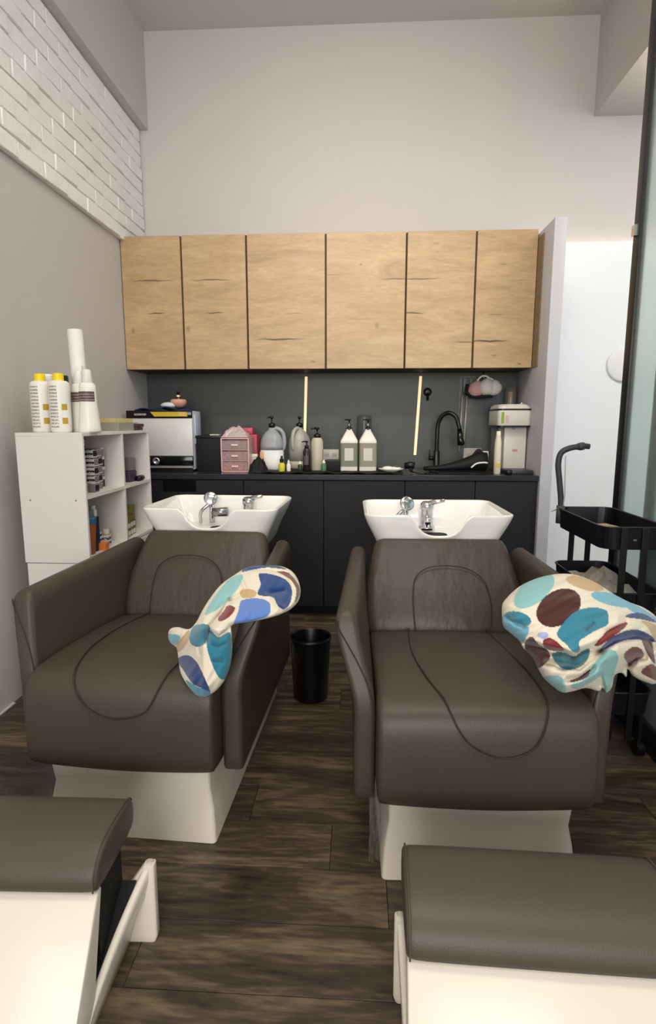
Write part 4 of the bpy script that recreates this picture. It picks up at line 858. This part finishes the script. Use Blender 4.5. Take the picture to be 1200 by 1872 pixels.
# water dispenser
dw = mat('dispenser_white', (216, 212, 206), .35); dg = mat('dispenser_grey', (128, 124, 120), .35)
t = thing('water_dispenser', 'white countertop water dispenser at the right end of the worktop', 'appliance', (.965, 3.60, W))
def nar(pts): return pts
MB().box(-.072, .062, .02, .25, 0, .275).build('body', dw, t, bevel=.004)
MB().box(-.105, -.072, .03, .245, 0, .275).build('side_column', dg, t, bevel=.004)
MB().loft([rrect(-.03+.005, .11, .1, .14, .03, z, 5) for z in (.283, .376)]).build('head', dw, t, bevel=.003)
MB().loft([rrect(-.025, .11, .102, .142, .03, z, 5) for z in (.274, .284)]).build('lower_trim', black, t)
MB().loft([rrect(-.025, .11, .102, .142, .03, z, 5) for z in (.376, .385)]).build('upper_trim', black, t)
MB().loft([rrect(-.025, .11, a, b_, .04, z, 5) for a, b_, z in ((.098, .138, .385), (.094, .132, .402), (.075, .12, .412))]).build('lid', dw, t, smooth=False)
MB().tube(bez([(.0, .02, .405), (.02, .0, .418), (.05, .02, .415), (.06, .06, .405)], 4), .006, 8).build('handle', chrome, t, smooth=True)
MB().box(-.107, -.090, -.031, -.0295, .297, .365).build('green_sticker', mat('green_sticker', (138, 172, 52), .5), t)
MB().box(-.082, -.064, -.032, -.030, .30, .345).build('pink_sticker', mat('pink_sticker', (210, 180, 176), .5), t)
MB().tube([(-.02, -.0, .284), (-.02, -.0, .262)], [.012, .008], 12).build('spout', mat('spout_blue', (150, 160, 210), .3), t)
MB().box(-.02, .012, .0185, .0198, .125, .138).build('red_print', lines_mat('red_print', (216, 190, 182), (196, 96, 84), 150, .3), t)
MB().box(-.095, .062, -.17, .018, 0, .022).build('drip_tray', mat('tray_grey', (52, 52, 56), .35), t, bevel=.004)
t = thing('clear_canister', 'clear canister standing behind the water dispenser lid', 'canister', (.99, 3.90, W)); MB().lathe([(.035, 0), (.04, .01), (.04, .5), (.036, .52), (.03, .53)], n=20).build('body', mat('clear_canister', (160, 156, 150), .15, trans=.4, alpha=.5), t, smooth=True); MB().lathe([(.018, .4), (.018, .5)], n=12).build('contents', mat('tan_fill', (190, 176, 150), .6), t)
# hook
t = thing('wall_hook', 'round black hook stuck on the grey backsplash', 'hook', (.452, YB-.014, 1.375)); o = MB().lathe([(.026, 0), (.028, .004), (.024, .014), (.012, .018)], n=24).build('disc', black, t, smooth=True); o.rotation_euler = (PI/2, 0, 0); MB().tube([(0, -.012, -.005), (0, -.016, -.035), (0, -.022, -.05), (0, -.034, -.046)], .008, 8).build('prong', black, t, smooth=True)
# acrylic rack with hanging pouch
acr = mat('clear_acrylic', (190, 200, 200), .08, trans=.8, alpha=.25)
t = thing('acrylic_rack', 'clear acrylic backing plate with pale rods behind the tap', 'rack', (.80, YB-.016, .95))
MB().box(-.14, .13, -.006, 0, 0, .53).build('plate', acr, t, bevel=.001, seg=1)
MB().box(-.14, .13, -.05, -.006, .515, .525).build('top_lip', acr, t, bevel=.001, seg=1)
for x, z0, z1 in ((-.118, .03, .40), (-.088, .06, .40)): MB().tube([(x-.01, -.016, z0), (x, -.016, z1)], .0065, 10).build('rod', mat('pale_rod', (176, 168, 150), .3), t, smooth=True)
for x in (-.11, -.07, -.03): MB().tube([(x, -.03, .42), (x, -.03, .51)], .008, 10).build('clip', mat('frosty_clip', (170, 180, 180), .2, alpha=.5), t, smooth=True)
t = thing('hanging_pouch', 'white and pink drawstring pouch hanging above the tap, under the oak cupboards', 'pouch', (.81, 3.86, 1.40))
random.seed(9)
def blob(c, r, seed, n=20, m_=12, a=.06):
    random.seed(seed); b = MB(); b.sphere(c, *r, n, m_); ph = [random.uniform(0, 6) for _ in range(6)]
    b.v = [(x+a*r[0]*math.sin(z*70+ph[0]+y*30), y+a*r[1]*math.sin(x*60+ph[1]), z+a*r[2]*math.sin(x*80+ph[2])) for x, y, z in b.v]; return b
blob((-.055, 0, -.012), (.05, .045, .055), 1).build('pink_part', mat('pink_cloth', (206, 160, 158), .8), t, smooth=True)
blob((.01, -.01, 0), (.055, .05, .055), 2).build('white_part', mat('pouch_white', (222, 218, 212), .7), t, smooth=True)
blob((.06, 0, -.004), (.05, .045, .052), 3).build('white_part', mat('pouch_white', (222, 218, 212), .7), t, smooth=True)
MB().tube(bez([(-.05, -.01, .04), (-.03, -.02, .066), (0, -.02, .07), (.03, -.01, .055), (.05, 0, .05)], 5), .0065, 8).build('cord', wplast, t, smooth=True)
MB().tube(bez([(-.11, .01, .02), (-.115, 0, -.03), (-.07, -.02, -.062), (0, -.02, -.06), (.05, -.01, -.058)], 5), .009, 8).build('black_strap', blackm, t, smooth=True)
MB().tube([(0, .02, .05), (0, .04, .098)], .003, 6).build('hanger', chrome, t, smooth=True)
# ================================================================== FLOOR THINGS ON THE RIGHT AND IN THE MIDDLE
t = thing('waste_bin', 'round black waste bin on the floor between the two shampoo chairs', 'bin', (-.203, 2.33, 0))
MB().lathe([(.070, 0), (.073, .004), (.087, .262), (.0895, .266), (.0895, .278), (.086, .279), (.083, .27), (.070, .01), (.03, .008)], n=40).build('body', blackgl if False else mat('bin_black', (8, 8, 9), .3), t, smooth=True)
o = MB().tube([(.088*math.cos(a), .088*math.sin(a), .272) for a in [2*PI*k/40 for k in range(41)]], .0032, 6).build('rim', black, t, smooth=True)
# trolley
CX0, CX1, CY0, CY1 = .815, 1.035, 1.93, 2.39
t = thing('trolley', 'black three tier rolling trolley in front of the glass door', 'trolley', ((CX0+CX1)/2, (CY0+CY1)/2, 0))
hx, hy = (CX1-CX0)/2, (CY1-CY0)/2; tb = mat('black_steel', (14, 14, 15), .35)
def tray(z0, z1, nm):
    b = MB(); r = .045; A = [rrect(0, 0, hx-.006, hy-.006, r, z0, 6), rrect(0, 0, hx, hy, r, z1, 6), rrect(0, 0, hx+.003, hy+.003, r, z1+.003, 6), rrect(0, 0, hx-.003, hy-.003, r, z1+.003, 6), rrect(0, 0, hx-.009, hy-.009, r, z0+.004, 6)]
    o = b.loft(A).build(nm, tb, t, smooth=False); 
    rp = rrect(0, 0, hx+.001, hy+.001, r, z1+.004, 8); MB().tube(rp+[rp[0]], .0032, 6).build('rim', mat('rim_wire', (34, 34, 36), .25), o, smooth=True)
tray(.755, .828, 'tray'); tray(.52, .60, 'tray'); tray(.16, .24, 'tray')
for s in (-1, 1):
    for x in (-.038, .03): MB().box(x-.011, x+.011, s*(hy+.001) if s > 0 else -hy-.007, s*(hy+.007) if s > 0 else -hy-.001, .07, .83).build('post', tb, t, bevel=.001, seg=1)
for sx in (-1, 1):
    for s in (-1, 1):
        MB().box(sx*(hx-.03)-.006, sx*(hx-.03)+.006, s*(hy-.02)-.006, s*(hy-.02)+.006, .05, .165).build('leg', tb, t)
        o = MB().tube([(sx*(hx-.03)-.012, s*(hy-.02), .028), (sx*(hx-.03)+.012, s*(hy-.02), .028)], .0275, 18).build('caster', blackgl, t, smooth=False)
MB().box(-.012, .0, -hy-.0095, -hy-.007, .788, .794).build('badge', chrome, t)
crumple('crumpled_paper', mat('grey_beige_paper', (186, 178, 166), .8), ((CX0+CX1)/2, (CY0+CY1)/2-.01, .545), .098, .20, .10, 27, 'crumpled grey-beige paper heaped in the middle tray of the trolley', 'paper', 9)
o = MB().box(-.02, .02, -.06, .06, 0, .02).build('wooden_comb', mat('pale_wood', (178, 156, 120), .6), bevel=.004); o.location = (.90, 2.05, .795); o.rotation_euler = (0, .0, .3); tag(o, 'pale wooden block lying in the top tray of the trolley', 'block')
t = thing('flexible_lamp', 'dark grey flexible neck with bent head rising from the trolley', 'lamp neck', (.822, 2.36, .83))
MB().tube(bez([(0, 0, -.04), (0, 0, .03), (-.012, 0, .12), (-.02, 0, .18), (-.012, 0, .225), (.02, 0, .245), (.06, 0, .252)], 6), .0115, 12).build('neck', mat('dark_grey_rubber', (52, 54, 58), .5), t, smooth=True)
MB().tube([(.05, 0, .251), (.062, 0, .252), (.075, 0, .254), (.08, 0, .254), (.098, 0, .252)], [.013, .016, .016, .011, .011], 14).build('head', mat('dark_grey_rubber', (52, 54, 58), .5), t, smooth=True)
MB().tube([(0, 0, -.06), (0, 0, .012)], .016, 14).build('clamp', mat('clamp_grey', (66, 64, 64), .5), t, smooth=True)
MB().tube([(.004, -.008, .215), (.01, -.01, .05), (.004, -.008, .0)], .0025, 6).build('cord', mat('pale_cord', (170, 170, 172), .5), t, smooth=True)
MB().tube([(.0, 0, .004), (-.04, -.01, -.012)], [.003, .001], 6).build('clip', chrome, t)
